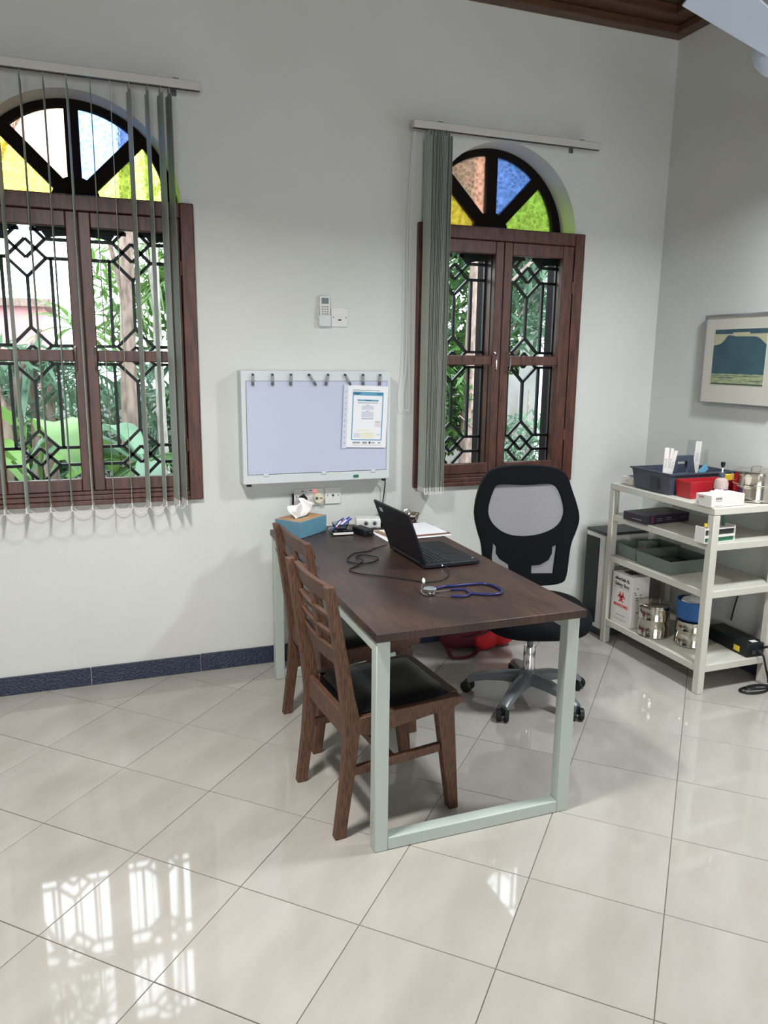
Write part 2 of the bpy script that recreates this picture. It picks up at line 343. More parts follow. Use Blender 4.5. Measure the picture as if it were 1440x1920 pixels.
# walls
def wpoly(cx): return [(cx - .455, .92), (cx + .455, .92), (cx + .455, 2.215)] + arc(cx, 2.215, .44, 0, PI, 40) + [(cx - .455, 2.215)]
wb = shape2d('wall_back', [(XL - .2, -.1), (XR + .2, -.1), (XR + .2, 3.6), (XL - .2, 3.6)], [wpoly(WX[0]), wpoly(WX[1])], .2, M['wall'], None, XZ(YB + .1), kind='structure')
MB().box(XR, XR + .2, YF - .2, YB, -.1, 3.6).build('wall_right', M['wall'], kind='structure')
MB().box(XL - .2, XL, YF - .2, YB, -.1, 3.6).build('wall_left', M['wall'], kind='structure')
MB().box(XL, XR, YF - .2, YF, -.1, 3.6).build('wall_front', M['wall'], kind='structure')
MB().box(XL - .2, XR + .2, YF - .2, YB + .2, ZC, ZC + .1).build('ceiling', M['ceiling'], kind='structure')
MB().box(XL, XR, YB - .075, YB, 3.268, 3.31).box(XL, XR, YB - .17, YB, 3.31, ZC).build('trim_1', M['cornice'], bevel=.006, kind='structure')
MB().box(XR - .075, XR, YF, YB - .0752, 3.268, 3.31).box(XR - .17, XR, YF, YB - .1702, 3.31, ZC).build('trim_2', M['cornice'], bevel=.006, kind='structure')
# skirting tiles
sk = thing('baseboard_back', None, None, (0, YB, 0), kind='structure')
x = -.087 - .517 * 9
while x < XR:
    a, b = max(x, XL), min(x + .514, XR - .012)
    if b > a: MB().box(a, b, YB - .012, YB, 0, .088 + random.uniform(-.002, .002)).build('skirting_tile', M['skirt'], sk, bevel=.0015)
    x += .517
sk = thing('baseboard_right', None, None, (XR, 0, 0), kind='structure')
y = YB
while y > .6:
    MB().box(XR - .012, XR, y - .514, y, 0, .088).build('skirting_tile', M['skirt'], sk, bevel=.0015); y -= .517

# ================================================================== WINDOWS
def window(idx, cx, full=True):
    W = thing('window_%d' % idx, None, None, (cx, YB, .885), kind='structure')
    y0, y1 = YB - .028, YB + .05
    hw = .490; zb, zt = .885, 2.232
    # fixed frame (outer)
    MB().box(cx - hw, cx - hw + .062, y0, y1, zb, zt).build('frame_post', M['wood'], W, bevel=.005)
    MB().box(cx + hw - .062, cx + hw, y0, y1, zb, zt).build('frame_post', M['wood'], W, bevel=.005)
    MB().box(cx - hw + .062, cx + hw - .062, y0 + .002, y1, zt - .065, zt).build('frame_head', M['wood'], W, bevel=.005)
    MB().box(cx - hw + .062, cx + hw - .062, y0 - .004, y1, zb, zb + .022).box(cx - hw + .062, cx + hw - .062, y0 + .004, y1, zb + .022, zb + .045).box(cx - hw + .062, cx + hw - .062, y0 + .012, y1, zb + .045, zb + .064).build('frame_sill', M['wood'], W, bevel=.003)
    # deep inner reveal post and jambs, dark outside half
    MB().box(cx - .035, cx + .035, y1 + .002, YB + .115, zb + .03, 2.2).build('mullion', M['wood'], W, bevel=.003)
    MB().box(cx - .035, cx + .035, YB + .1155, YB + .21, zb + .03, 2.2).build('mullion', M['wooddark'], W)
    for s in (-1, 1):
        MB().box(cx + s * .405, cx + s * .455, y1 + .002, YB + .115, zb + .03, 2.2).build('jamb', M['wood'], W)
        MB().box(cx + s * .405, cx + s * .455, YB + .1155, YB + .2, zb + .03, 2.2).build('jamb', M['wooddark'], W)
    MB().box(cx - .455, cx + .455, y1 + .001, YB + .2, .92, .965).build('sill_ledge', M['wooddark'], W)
    # transom that carries the fanlight
    MB().box(cx - .455, cx + .455, y1 + .001, YB + .2, 2.165, 2.245).build('transom', M['wood'], W, bevel=.004)
    # casement leaves
    for s in (-1, 1):
        a, b = sorted((cx + s * .0015, cx + s * (hw - .064)))
        yy0, yy1 = YB - .022, YB + .016
        gi0, gi1 = sorted((cx + s * .050, cx + s * .360))
        lf = MB().box(a, gi0, yy0, yy1, .950, 2.165).box(gi1, b, yy0, yy1, .950, 2.165).box(gi0, gi1, yy0, yy1, 2.10, 2.165).box(gi0, gi1, yy0, yy1, .950, 1.005).build('casement', M['wood'], W, bevel=.004)
        MB().box(gi0, gi1, yy0 + .004, yy1 - .004, 1.532, 1.582).build('glazing_bar', M['wood'], lf, bevel=.004)
        MB().box(gi0 - .004, gi1 + .004, YB - .002, YB + .001, 1.582, 2.10).build('pane', M['glass'], lf)
        MB().box(gi0 - .004, gi1 + .004, YB - .002, YB + .001, 1.005, 1.532).build('pane', M['glass'], lf)
        hx = cx + s * .040
        MB().tube(smoothpath([(hx, yy0 + .002, 1.602), (hx, yy0 - .028, 1.59), (hx + s * .002, yy0 - .036, 1.55), (hx, yy0 - .028, 1.505), (hx, yy0 + .002, 1.493)], 5), .004, 8).build('handle', M['chrome'], lf, smooth=True)
        if True:   # hinges
            for hz in (1.15, 1.95): MB().cyl((cx + s * .424, yy0 - .003, hz - .03), (cx + s * .424, yy0 - .003, hz + .03), .005, n=10).build('hinge', M['brown'], lf, smooth=True)
    # iron grille, one per leaf
    for s in (-1, 1):
        gx = cx + s * .222; gy = YB + .115; ww = .081; G = MB(); L_ = -.195; R_ = .195
        def seg(p, q): G.beam((gx + p[0], gy, p[1]), (gx + q[0], gy, q[1]), .014, .016, (0, 1, 0))
        def motif(zc, top=True, bot=True, lo=-9, hi=9):
            for k in (-1, 1):
                r1, r2 = zc + ww / 2, zc - ww / 2
                if top: seg((k * ww, r1), (0, zc + 1.5 * ww))
                else: seg((k * ww, r1), (k * ww * .35, zc + ww * 1.15))
                if bot: seg((k * ww, r2), (0, zc - 1.5 * ww))
                else: seg((k * ww, r2), (k * ww * .2, zc - ww * 1.3))
                seg((k * ww, r1), (0, r2)); seg((k * ww, r2), (0, r1))
                seg((k * ww, r1), (k * .192, r1)); seg((k * ww, r2), (k * .192, r2))
        motif(2.02, top=False); motif(1.56); motif(1.097, bot=False)
        for za, zb_ in ((1.898, 1.682), (1.438, 1.219)): seg((0, za), (0, zb_))
        for k in (-1, 1):
            seg((k * .1, 1.98), (k * .1, 1.60)); seg((k * .1, 1.52), (k * .1, 1.137))
            seg((k * .183, .966), (k * .183, 2.10))
        seg((-.183, 2.10), (-.02, 2.10)); seg((.02, 2.10), (.183, 2.10)); seg((-.183, .975), (.183, .975))
        G.build('security_grille', M['black'], W)
        hd = [(-.19, 2.19), (-.19, 2.082), (-.13, 2.078), (-.085, 2.066)] + [(x_, 2.066 + .054 * math.sqrt(max(0, 1 - (x_ / .082) ** 2))) for x_ in [(-.08 + .16 * i / 12) for i in range(13)]] + [(.085, 2.066), (.13, 2.078), (.19, 2.082), (.19, 2.19)]
        MB().prism([(gx + a_, b_) for a_, b_ in hd], 'y', gy + .006, gy + .022).build('header_board', M['black'], W)
    # fanlight
    fy = YB + .165; zc = 2.235
    out = [(cx + .437, 2.24)] + arc(cx, 2.215, .437, .06, PI - .06, 40) + [(cx - .437, 2.24)]
    holes = []; cols = []
    ro, ri = .393, .10
    for k in range(4):
        a0, a1 = PI * k / 4, PI * (k + 1) / 4
        pl = []
        hw_ = .026
        def off(a, r, sgn):   # point on spoke edge at radius r
            return (cx + r * math.cos(a) - sgn * hw_ * math.sin(a), zc + r * math.sin(a) + sgn * hw_ * math.cos(a))
        e0 = 0.0 if k == 0 else 1.0; e1 = 0.0 if k == 3 else -1.0
        d0 = (math.asin(hw_ / ro) if k else math.asin(.018 / ro)); d1 = (math.asin(hw_ / ro) if k != 3 else math.asin(.018 / ro))
        pl = arc(cx, zc, ro, a0 + d0, a1 - d1, 14)
        d0 = (math.asin(hw_ / ri) if k else math.asin(.018 / ri)); d1 = (math.asin(hw_ / ri) if k != 3 else math.asin(.018 / ri))
        pl += arc(cx, zc, ri, a1 - d1, a0 + d0, 4)
        holes.append(pl)
    fr = shape2d('fanlight_frame', out, holes, .045, M['wooddark'], W, XZ(fy), .004)
    for k, key in enumerate(('ggreen', 'gblue', 'gpink', 'gyellow')):
        pl = holes[k]; MB().prism(pl, 'y', fy + .008, fy + .012).build('stained_pane', M[key], fr)
    return W
window(1, WX[0]); window(2, WX[1]); 

# ================================================================== BLINDS
def blind(name, label, x0, x1, xs, weight_chain, zrail, ang):
    B = thing(name, label, 'blind', ((x0 + x1) / 2, YB - .09, zrail), group=None)
    yc = YB - .093
    MB().box(x0, x1, yc - .019, yc + .019, zrail - .016, zrail + .018).build('headrail', M['rail'], B, bevel=.003)
    MB().box(x0, x1, yc - .006, yc + .006, zrail - .0185, zrail - .016).build('rail_groove', M['plastic'], B)
    for bx in (x0 + .14, x1 - .11) if weight_chain == 'stack' else (x0 + .2, x1 - .10):
        MB().box(bx - .012, bx + .012, yc - .012, YB, zrail + .019, zrail + .023).box(bx - .012, bx + .012, YB - .004, YB, zrail - .02, zrail + .03).build('bracket', M['clipdark'], B)
    for i, x in enumerate(xs):
        a = ang(i, x); mx = T(x, yc, 0, a)
        sl = MB().box(-.0007, .0007, -.0445, .0445, .905, zrail - .045, mx)
        sl.box(-.001, .001, -.012, .012, zrail - .045, zrail - .019, mx)
        s_ = sl.build('slat', M['slat'], B)
        MB().box(-.002, .002, -.043, .043, .88, .905, mx).build('weight', M['white'] if weight_chain == 'spread' else M['rail'], s_)
    # ball chain at the foot
    def chain(p, q, sag, par):
        pts = []
        for t in [k / 9 for k in range(10)]: pts.append((p[0] + (q[0] - p[0]) * t, p[1] + (q[1] - p[1]) * t, p[2] + (q[2] - p[2]) * t - sag * 4 * t * (1 - t)))
        return pts
    for dy in (-.042, .042):
        cm = MB()
        for i in range(len(xs) - 1):
            xa, xb = xs[i], xs[i + 1]
            sg = .028 if xb - xa > .05 else .018
            cm.tube(chain((xa, yc + dy, .886), (xb, yc + dy, .886), sg, None), .0014, 5)
        cm.build('bottom_chain', M['white'], B)
    return B
lx = []
seq = [8, 44, 83, 118, 155, 192, 224, 255, 286, 322, 338]
xl = [-.389, -.300, -.205, -.118, -.030, .060, .137, .210, .283, .340 - .003, .372]
xl = [-.57, -.48] + xl
blind('vertical_blind', 'grey-green vertical blind spread open across the left window, slats turned edge-on', -.66, .503, xl, 'spread', 2.695,
      lambda i, x: math.radians(random.uniform(-3, 3) - 2 + (11 if x > .18 else 0)))
tl = bpy.data.objects
xs = [1.578 + i * .0078 + random.uniform(-.002, .002) for i in range(15)]
blind('vertical_blind', 'grey-green vertical blind gathered into a tight stack at left of the right window', 1.497, 2.55, xs, 'stack', 2.657, lambda i, x: 0 if i == 0 else math.radians(random.uniform(-.4, 1.2)))
# bead cord of the right blind
cord = MB().tube(smoothpath([(1.512, YB - .075, 2.63), (1.505, YB - .03, 2.2), (1.51, YB - .03, 1.6), (1.492, YB - .03, 1.40), (1.497, YB - .03, 1.315), (1.515, YB - .03, 1.30), (1.530, YB - .03, 1.34), (1.522, YB - .03, 1.6), (1.518, YB - .03, 2.2), (1.520, YB - .075, 2.63)], 5), .0016, 5).build('blind_cord', M['white'], smooth=True)
tag(cord, 'white beaded pull cord looping down the wall left of the right window', 'cord')

# ================================================================== WALL FITTINGS
B = thing('light_box', 'pale grey wall-mounted x-ray viewing box with lavender-white panel and row of clips', 'light box', (1.025, YB, .955))
y0 = 3.652
MB().box(.648, 1.401, y0, YB, .957, 1.499).build('casing', M['lightgrey'], B, bevel=.004)
MB().box(.671, 1.381, y0 - .0015, y0, 1.003, 1.4515).build('panel_gap', M['clipdark'], B)
MB().box(.673, 1.379, y0 - .003, y0 + .001, 1.005, 1.4495).build('viewing_panel', M['panel'], B, bevel=.001)
for x, s in ((.76, .03), (1.05, .03), (1.31, .03)): MB().box(x - .012, x + .012, y0 - .0045, y0, .994, 1.008).build('panel_catch', M['lightgrey'], B, bevel=.001)
for i, (xa, xb) in enumerate(((.704, .703), (.797, .797), (.887, .885), (.976, 1.0), (1.071, 1.062), (1.158, 1.178), (1.250, 1.250), (1.340, 1.338))):
    c = MB().beam((xa, y0 - .008, 1.482), (xb, y0 - .010, 1.446), .012, .010, (0, 1, 0)).build('clip', M['clip'], B, bevel=.003)
    MB().beam((xb, y0 - .010, 1.447), (xb + (xb - xa) * .35, y0 - .009, 1.430), .012, .011, (0, 1, 0)).build('roller', M['clipdark'], c, bevel=.002)
    MB().cyl((xa, y0 - .001, 1.480), (xa, y0 - .015, 1.480), .0055, n=12).build('rivet', M['printdark'], c)
MB().box(1.205, 1.232, y0 - .003, y0, .970, .984).build('switch', M['greencap'], B)
for x in (.68, 1.375): MB().cyl((x, y0 + .02, .957), (x, y0 + .02, .945), .012, n=14).build('rubber_foot', M['plastic'], B)
# notice in a plastic sleeve
N = thing('notice', 'printed notice with blue border in a clear punched sleeve clipped on the light box', 'notice', (1.27, y0 - .012, 1.27))
yn = y0 - .012; tilt = Matrix.Translation((1.27, yn, 1.27)) @ Matrix.Rotation(math.radians(2.2), 4, 'Y') @ Matrix.Translation((-1.27, -yn, -1.27))
MB().box(1.168, 1.378, yn, yn + .003, 1.122, 1.428, tilt).build('sheet', M['paper'], N)
MB().box(1.146, 1.168, yn + .001, yn + .002, 1.116, 1.43, tilt).build('sleeve_edge', M['printpale'], N)
hb = MB()
for k in range(10): hb.box(1.155, 1.158, yn - .0004, yn + .001, 1.14 + .028 * k, 1.144 + .028 * k, tilt)
hb.build('punched_holes', M['printdark'], N)
def pr(key, name, *rs):
    b = MB()
    for r in rs: b.box(r[0], r[1], yn - .0008, yn, r[2], r[3], tilt)
    b.build(name, M[key], N)
X0, X1, Z0, Z1 = 1.192, 1.354, 1.158, 1.398
pr('printblue', 'printed_border', (X0, X1, Z1 - .018, Z1), (X0, X0 + .005, Z0, Z1 - .018), (X1 - .005, X1, Z0, Z1 - .018), (X0 + .005, X1 - .005, Z0, Z0 + .005), (1.218, 1.328, 1.352, 1.360))
pr('printgrey', 'printed_text', (1.193, 1.335, 1.404, 1.407), (1.22, 1.325, 1.342, 1.345), (1.262, 1.282, 1.331, 1.3335), (1.262, 1.282, 1.3015, 1.304), (1.242, 1.305, 1.264, 1.2675), (1.315, 1.343, 1.25, 1.253),
   (1.205, 1.238, 1.189, 1.191), (1.205, 1.238, 1.181, 1.183), (1.205, 1.238, 1.173, 1.175), (1.325, 1.345, 1.186, 1.188), (1.20, 1.24, 1.142, 1.150), (1.252, 1.276, 1.141, 1.151), (1.200, 1.352, 1.133, 1.1345), (1.30, 1.318, 1.143, 1.149), (1.335, 1.348, 1.143, 1.149))
pr('printpale', 'printed_boxes', (1.242, 1.305, 1.310, 1.330), (1.242, 1.305, 1.272, 1.300)); pr('printyellow', 'printed_highlight', (1.225, 1.29, 1.205, 1.211), (1.245, 1.31, 1.169, 1.198)); pr('printpink', 'printed_note', (1.315, 1.348, 1.225, 1.249))
pr('printdark', 'printed_logo', (1.286, 1.295, 1.140, 1.152)); pr('white', 'banner_lettering', (1.197, 1.235, 1.389, 1.392), (1.197, 1.228, 1.384, 1.3865), (1.318, 1.348, 1.388, 1.391), (1.255, 1.29, 1.355, 1.3575))
# remote + holder, switch plate
R_ = thing('remote_control', 'white air conditioner remote sitting in a wall holder above the light box', 'remote', (1.082, YB, 1.79))
MB().box(1.050, 1.112, YB - .026, YB, 1.712, 1.765).box(1.046, 1.052, YB - .02, YB, 1.745, 1.80).build('holder', M['lightgrey'], R_, bevel=.003)
rb = MB().box(1.055, 1.108, YB - .022, YB - .004, 1.735, 1.858).build('body', M['white'], R_, bevel=.005, seg=3)
MB().box(1.064, 1.099, YB - .0232, YB - .0215, 1.819, 1.847).build('display', M['lcd'], R_)
for i, z in enumerate((1.802, 1.79, 1.779, 1.768)):
    for x in (1.064, 1.077, 1.090): MB().box(x, x + .009, YB - .0238, YB - .0215, z, z + .006).build('button', M['clip'], R_)
P_ = thing('switch_plate', 'square white telephone outlet plate right beside the wall remote', 'outlet', (1.16, YB, 1.755))
MB().box(1.117, 1.203, YB - .009, YB, 1.712, 1.802).build('plate', M['white'], P_, bevel=.002)
for x in (1.128, 1.192): MB().cyl((x, YB - .010, 1.757), (x, YB - .008, 1.757), .003, n=10).build('screw', M['printdark'], P_)
MB().box(1.152, 1.168, YB - .0102, YB - .008, 1.742, 1.748).build('slot', M['plastic'], P_)
MB().box(1.151, 1.169, YB - .0098, YB - .008, 1.758, 1.763).build('port_shutter', M['lightgrey'], P_)
# double socket
D_ = thing('double_socket', 'white double mains socket with plugs under the left side of the light box', 'socket', (.995, YB, .865))
MB().box(.918, 1.074, YB - .010, YB, .822, .908).build('plate', M['white'], D_, bevel=.002)
for x in (.990,): MB().box(x - .008, x + .008, YB - .014, YB - .009, .877, .898).build('switch', M['white'], D_, bevel=.001)
MB().box(.958, .969, YB - .0105, YB - .009, .895, .899).build('slot', M['plastic'], D_)
MB().box(1.0, 1.012, YB - .0105, YB - .009, .896, .900).build('slot', M['plastic'], D_)
MB().cyl((.932, YB - .011, .868), (.932, YB - .009, .868), .003, n=10).build('screw', M['printdark'], D_)
MB().box(.910, .918, YB - .012, YB, .83, .885).build('side_clip', M['plastic'], D_)
MB().lathe([(.0045, 0), (.005, .002), (.003, .004)], (0, 0, 0), 12, Matrix.Translation((1.028, YB - .010, .896)) @ Matrix.Rotation(PI / 2, 4, 'X')).build('indicator_light', M['led'], D_)
D2 = tag(MB().lathe([(.019, 0), (.021, .005), (.021, .024), (.014, .034)], (0, 0, 0), 20, Matrix.Translation((.962, YB - .011, .858)) @ Matrix.Rotation(PI / 2, 4, 'X')).box(.958, .966, YB - .045, YB - .03, .86, .886).build('mains_plug', M['plastic'], smooth=True), 'black mains plug pushed into the left socket behind the tissue box', 'plug')
D3 = thing('mains_plug', 'round cream plug with two grey marks in the right of the double socket', 'plug', (1.04, YB - .011, .862))
MB().lathe([(.026, 0), (.027, .006), (.027, .022), (.023, .028)], (0, 0, 0), 28, Matrix.Translation((1.042, YB - .011, .86)) @ Matrix.Rotation(PI / 2, 4, 'X')).build('body', M['offwhite'], D3, smooth=True)
MB().lathe([(.008, 0), (.008, .002), (.005, .002)], (0, 0, 0), 16, Matrix.Translation((1.030, YB - .0385, .862)) @ Matrix.Rotation(PI / 2, 4, 'X')).build('round_mark', M['clipdark'], D3)
MB().box(1.046, 1.060, YB - .041, YB - .038, .858, .866).build('oval_mark', M['rustwood'], D3, bevel=.001)
P2 = thing('single_socket', 'single white outlet plate with one dark centre hole under the light box', 'socket', (1.124, YB, .866))
MB().box(1.082, 1.166, YB - .010, YB, .824, .910).build('plate', M['white'], P2, bevel=.002)
MB().cyl((1.124, YB - .012, .868), (1.124, YB - .009, .868), .006, n=14).build('aerial_hole', M['printdark'], P2)
for x in (1.096, 1.152): MB().cyl((x, YB - .011, .868), (x, YB - .009, .868), .003, n=10).build('screw', M['printdark'], P2)
c = MB().tube(smoothpath([(1.39, YB - .05, .955), (1.402, YB - .03, .92), (1.400, YB - .02, .86), (1.392, YB - .02, .80), (1.38, YB - .04, .72)], 6), .0032, 8).build('hanging_cable', M['cable'], smooth=True)
tag(c, 'black cord hanging from the right foot of the wall light box', 'cord')
# framed picture, right wall
PIC = thing('framed_picture', 'silver-framed landscape print of a dark teal mountain over the sea', 'picture', (XR, 3.08, 1.57))
xw = XR; ya, yb_, za_, zb2 = 2.835, 3.325, 1.347, 1.803
for (a, b, c_, d) in ((ya, yb_, za_, za_ + .010), (ya, yb_, zb2 - .010, zb2), (ya, ya + .008, za_ + .010, zb2 - .010), (yb_ - .008, yb_, za_ + .010, zb2 - .010)):
    MB().box(xw - .036, xw - .004, a, b, c_, d).build('frame_rail', M['silver'], PIC)
MB().box(xw - .028, xw - .006, ya + .008, yb_ - .008, za_ + .010, zb2 - .010).build('mount', M['mount'], PIC)
pv = MB().box(xw - .0295, xw - .028, 2.911, 3.252, 1.451, 1.728).build('print', M['cream'], PIC)
def pp(y_): return -y_
sky = MB().box(xw - .0298, xw - .0295, 2.911, 3.13, 1.712, 1.728).box(xw - .0298, xw - .0295, 3.13, 3.25, 1.705, 1.728).box(xw - .0298, xw - .0295, 2.911, 3.02, 1.704, 1.712).build('ink_cloud', M['teal'], pv)
mt_ = [(3.252, 1.505), (3.252, 1.648), (3.21, 1.655), (3.185, 1.672), (3.165, 1.695), (3.15, 1.699), (3.11, 1.692), (3.05, 1.691), (2.98, 1.689), (2.955, 1.68), (2.911, 1.650), (2.911, 1.505)]
MB().prism(mt_, 'x', xw - .0302, xw - .0295).build('ink_mountain', M['teal'], pv)
MB().box(xw - .0299, xw - .0295, 2.911, 3.252, 1.451, 1.505).build('ink_sea', M['sea'], pv)
MB().box(xw - .0302, xw - .0299, 2.911, 3.252, 1.451, 1.457).box(xw - .0302, xw - .0299, 3.10, 3.252, 1.484, 1.487).box(xw - .0302, xw - .0299, 2.911, 3.0, 1.470, 1.4725).box(xw - .0302, xw - .0299, 2.95, 3.252, 1.494, 1.496).build('ink_wave', M['seadark'], pv)
MB().add([(xw - .033, ya + .008, za_ + .01), (xw - .033, yb_ - .008, za_ + .01), (xw - .033, yb_ - .008, zb2 - .01), (xw - .033, ya + .008, zb2 - .01)], [(0, 1, 2, 3)]).build('glazing', M['glazing'], PIC)

# ================================================================== DESK
DK = thing('desk', 'dark wooden desk with pale mint green steel frame', 'desk', (1.127, 2.81, 0))
top = MB()
MB().box(.755, 1.502, 2.058, 3.562, .722, .75).build('tabletop', M['desktop'], DK, bevel=.002)
def frame_bar(name, p, q, w1=.046, w2_=.046): return MB().beam(p, q, w1, w2_).build(name, M['mint'], DK, bevel=.003)
for (yy, ) in ((2.10,), (3.535,)):
    for xx in (.785, 1.468): MB().box(xx - .023, xx + .023, yy - .023, yy + .023, 0, .721).build('leg', M['mint'], DK, bevel=.003)
    MB().box(.8085, 1.4445, yy - .0225, yy + .0225, 0.001, .045).build('foot_bar', M['mint'], DK, bevel=.003)
for xx in (.785, 1.468): MB().box(xx - .0225, xx + .0225, 2.1235, 3.5115, .677, .721).build('side_rail', M['mint'], DK, bevel=.003)
# weld marks / chips
ch = MB(); 
for k in range(7): ch.box(.7612, .7622, 2.1 + .004 * math.sin(k * 2), 2.1035 + .004 * math.sin(k * 2), .055 + .012 * k, .062 + .012 * k)
ch.build('paint_chip', M['rustwood'], DK)

# ================================================================== WOODEN CHAIRS
def chair(label, ox, oy, r):
    C = thing('wooden_chair', label, 'chair', (ox, oy, 0), r, group='wooden visitor chairs at the desk')
    mx = T(ox, oy, 0, r)
    back = [(.004, 0), (.028, .2), (.039, .36), (.027, .48), (.008, .63), (-.012, .78), (-.026, .872)]
    front = [(-.002 + .004, .872), (.021, .78), (.047, .64), (.074, .49), (.090, .42), (.090, .36), (.073, .22), (.042, 0)]
    for s in (-1, 1):
        a, b = sorted((s * .208, s * .176)); MB().prism(back + front, 'y', a, b, mx).build('rear_leg', M['chairwood'], C, bevel=.003)
        a, b = sorted((s * .204, s * .168)); MB().prism([(.378, .39), (.446, .39), (.474, 0), (.438, 0)], 'y', a, b, mx).build('front_leg', M['chairwood'], C, bevel=.003)
        a, b = sorted((s * .200, s * .180)); MB().prism([(.06, .243), (.395, .262), (.395, .232), (.06, .213)], 'y', a, b, mx).build('side_stretcher', M['chairwood'], C, bevel=.002)
        a, b = sorted((s * .208, s * .172)); MB().prism([(.088, .42), (.088, .362), (.12, .352), (.22, .362), (.44, .392), (.478, .405), (.482, .418), (.47, .428), (.44, .43)], 'y', a, b, mx).build('seat_rail', M['chairwood'], C, bevel=.003)
    MB().box(.44, .478, -.171, .171, .392, .432, mx).build('front_rail', M['chairwood'], C, bevel=.004)
    MB().box(.045, .068, -.176, .176, .345, .425, mx).build('back_rail', M['chairwood'], C, bevel=.003)
    MB().box(.2, .23, -.179, .179, .222, .25, mx).build('cross_stretcher', M['chairwood'], C, bevel=.002)
    # upholstered pad, slightly crowned
    pm = MB(); nx, ny = 10, 8; vs = []; fs = []
    for i in range(nx + 1):
        for j in range(ny + 1):
            u, v = i / nx, j / ny; e = min(1, min(u, 1 - u) * 6) ** .5 * min(1, min(v, 1 - v) * 6) ** .5
            vs.append((.092 + .372 * u, -.188 + .376 * v,   .427 + .016 * e - .006 * math.sin(PI * u) * math.sin(PI * v)))
    for i in range(nx):
        for j in range(ny): q = i * (ny + 1) + j; fs.append((q, q + ny + 1, q + ny + 2, q + 1))
    pm.add(vs, fs, mx); pm.box(.092, .437, -.17, .17, .385, .427, mx).build('seat_pad', M['leather'], C, smooth=True)
    for (z0, z1_) in ((.800, .862), (.738, .758), (.676, .695), (.578, .640)):
        xm = lambda z: (.090 - .49 * 0 - (z - .42) * .197)   # slope of the rear posts
        def xb(z): return -.006 + (.86 - z) * .155
        pl = [(xb(z0) - .004 + .012, z0), (xb(z0) + .028, z0), (xb(z1_) + .022, z1_), (xb(z1_) + .002, z1_)]
        nseg = 8; vs = []; fs = []
        for k in range(nseg + 1):
            v = -.176 + .352 * k / nseg; cv = -.014 * math.cos(PI * (k / nseg - .5))
            for (a_, b_) in pl: vs.append((a_ + cv, v, b_))
        for k in range(nseg):
            for q in range(4): fs.append((k * 4 + q, k * 4 + (q + 1) % 4, (k + 1) * 4 + (q + 1) % 4, (k + 1) * 4 + q))
        fs += [(0, 1, 2, 3), tuple(nseg * 4 + q for q in range(4))[::-1]]
        MB().add(vs, fs, mx).build('back_slat', M['chairwood'], C, bevel=.002)
    MB().prism([(xb(.675) - .002, .64), (xb(.675) + .014, .64), (xb(.8) + .010, .80), (xb(.8) - .004, .80)], 'y', -.016, .016, mx).build('splat', M['chairwood'], C, bevel=.002)
    return C
chair('dark brown wooden chair with black padded seat nearest the viewer', .642, 2.387, math.radians(4.5))
chair('dark brown wooden chair farther back, beside the tissue box end of the desk', .722, 2.955, math.radians(4.5))

# ================================================================== OFFICE CHAIR
hub = Vector((1.835, 2.93, 0)); ph = math.radians(17)   # facing -y turned
OC = thing('office_chair', 'black mesh-back swivel office chair on castors behind the desk', 'chair', hub, 0)
for k in range(5):
    a = math.radians(145 + 72 * k); d = Vector((math.cos(a), math.sin(a), 0)); n_ = Vector((-d.y, d.x, 0)); R5 = .285
    pts = [hub + d * .03 + Vector((0, 0, .105)), hub + d * .12 + Vector((0, 0, .103)), hub + d * .2 + Vector((0, 0, .090)), hub + d * .26 + Vector((0, 0, .072)), hub + d * R5 + Vector((0, 0, .055))]
    wd = [.036, .034, .028, .025, .023]; th = [.030, .025, .019, .018, .020]
    vs = []; fs = []
    for p_, w_, t_ in zip(pts, wd, th):
        for (s1, s2) in ((-1, -.6), (-.5, -1), (.5, -1), (1, -.6), (.8, .6), (.35, 1), (-.35, 1), (-.8, .6)): vs.append(p_ + n_ * w_ * s1 + Vector((0, 0, t_ * s2)))
    for i in range(4):
        for q in range(8): fs.append((i * 8 + q, i * 8 + (q + 1) % 8, (i + 1) * 8 + (q + 1) % 8, (i + 1) * 8 + q))
    fs += [tuple(range(8))[::-1], tuple(32 + q for q in range(8))]
    leg = MB().add(vs, fs).build('base_arm', M['castergrey'], OC, smooth=True)
    cpos = hub + d * R5; wa = a + random.uniform(-.9, .9) + 1.2; wn = Vector((math.cos(wa), math.sin(wa), 0))
    cs = MB()
    for s in (-1, 1): cs.tube([cpos + wn * s * .006 + Vector((0, 0, .0275)), cpos + wn * s * .010 + Vector((0, 0, .0275)), cpos + wn * s * .024 + Vector((0, 0, .0275)), cpos + wn * s * .028 + Vector((0, 0, .0275))], [.024, .0275, .0275, .022], 20)
    cs.cyl(cpos + Vector((0, 0, .0275)), cpos + Vector((0, 0, .062)), .008, n=10).build('castor', M['plastic'], OC, smooth=True)
MB().lathe([(.045, .075), (.05, .085), (.05, .125), (.034, .14), (.028, .15)], hub, 28).build('hub', M['castergrey'], OC, smooth=True)
MB().lathe([(.0275, .14), (.0275, .255), (.024, .262)], hub, 28).build('gas_lift_sleeve', M['chrome'], OC, smooth=True)
MB().lathe([(.014, .25), (.014, .33)], hub, 20).build('piston', M['castergrey'], OC, smooth=True)
MX = T(hub.x, hub.y, 0, PI / 2 * 0 - ph)   # local: -y = front
MB().box(-.10, .10, -.09, .13, .345, .385, MX).lathe([(.035, .30), (.04, .31), (.04, .35)], (0, 0, 0), 20, MX).build('tilt_mechanism', M['plastic'], OC, bevel=.006)
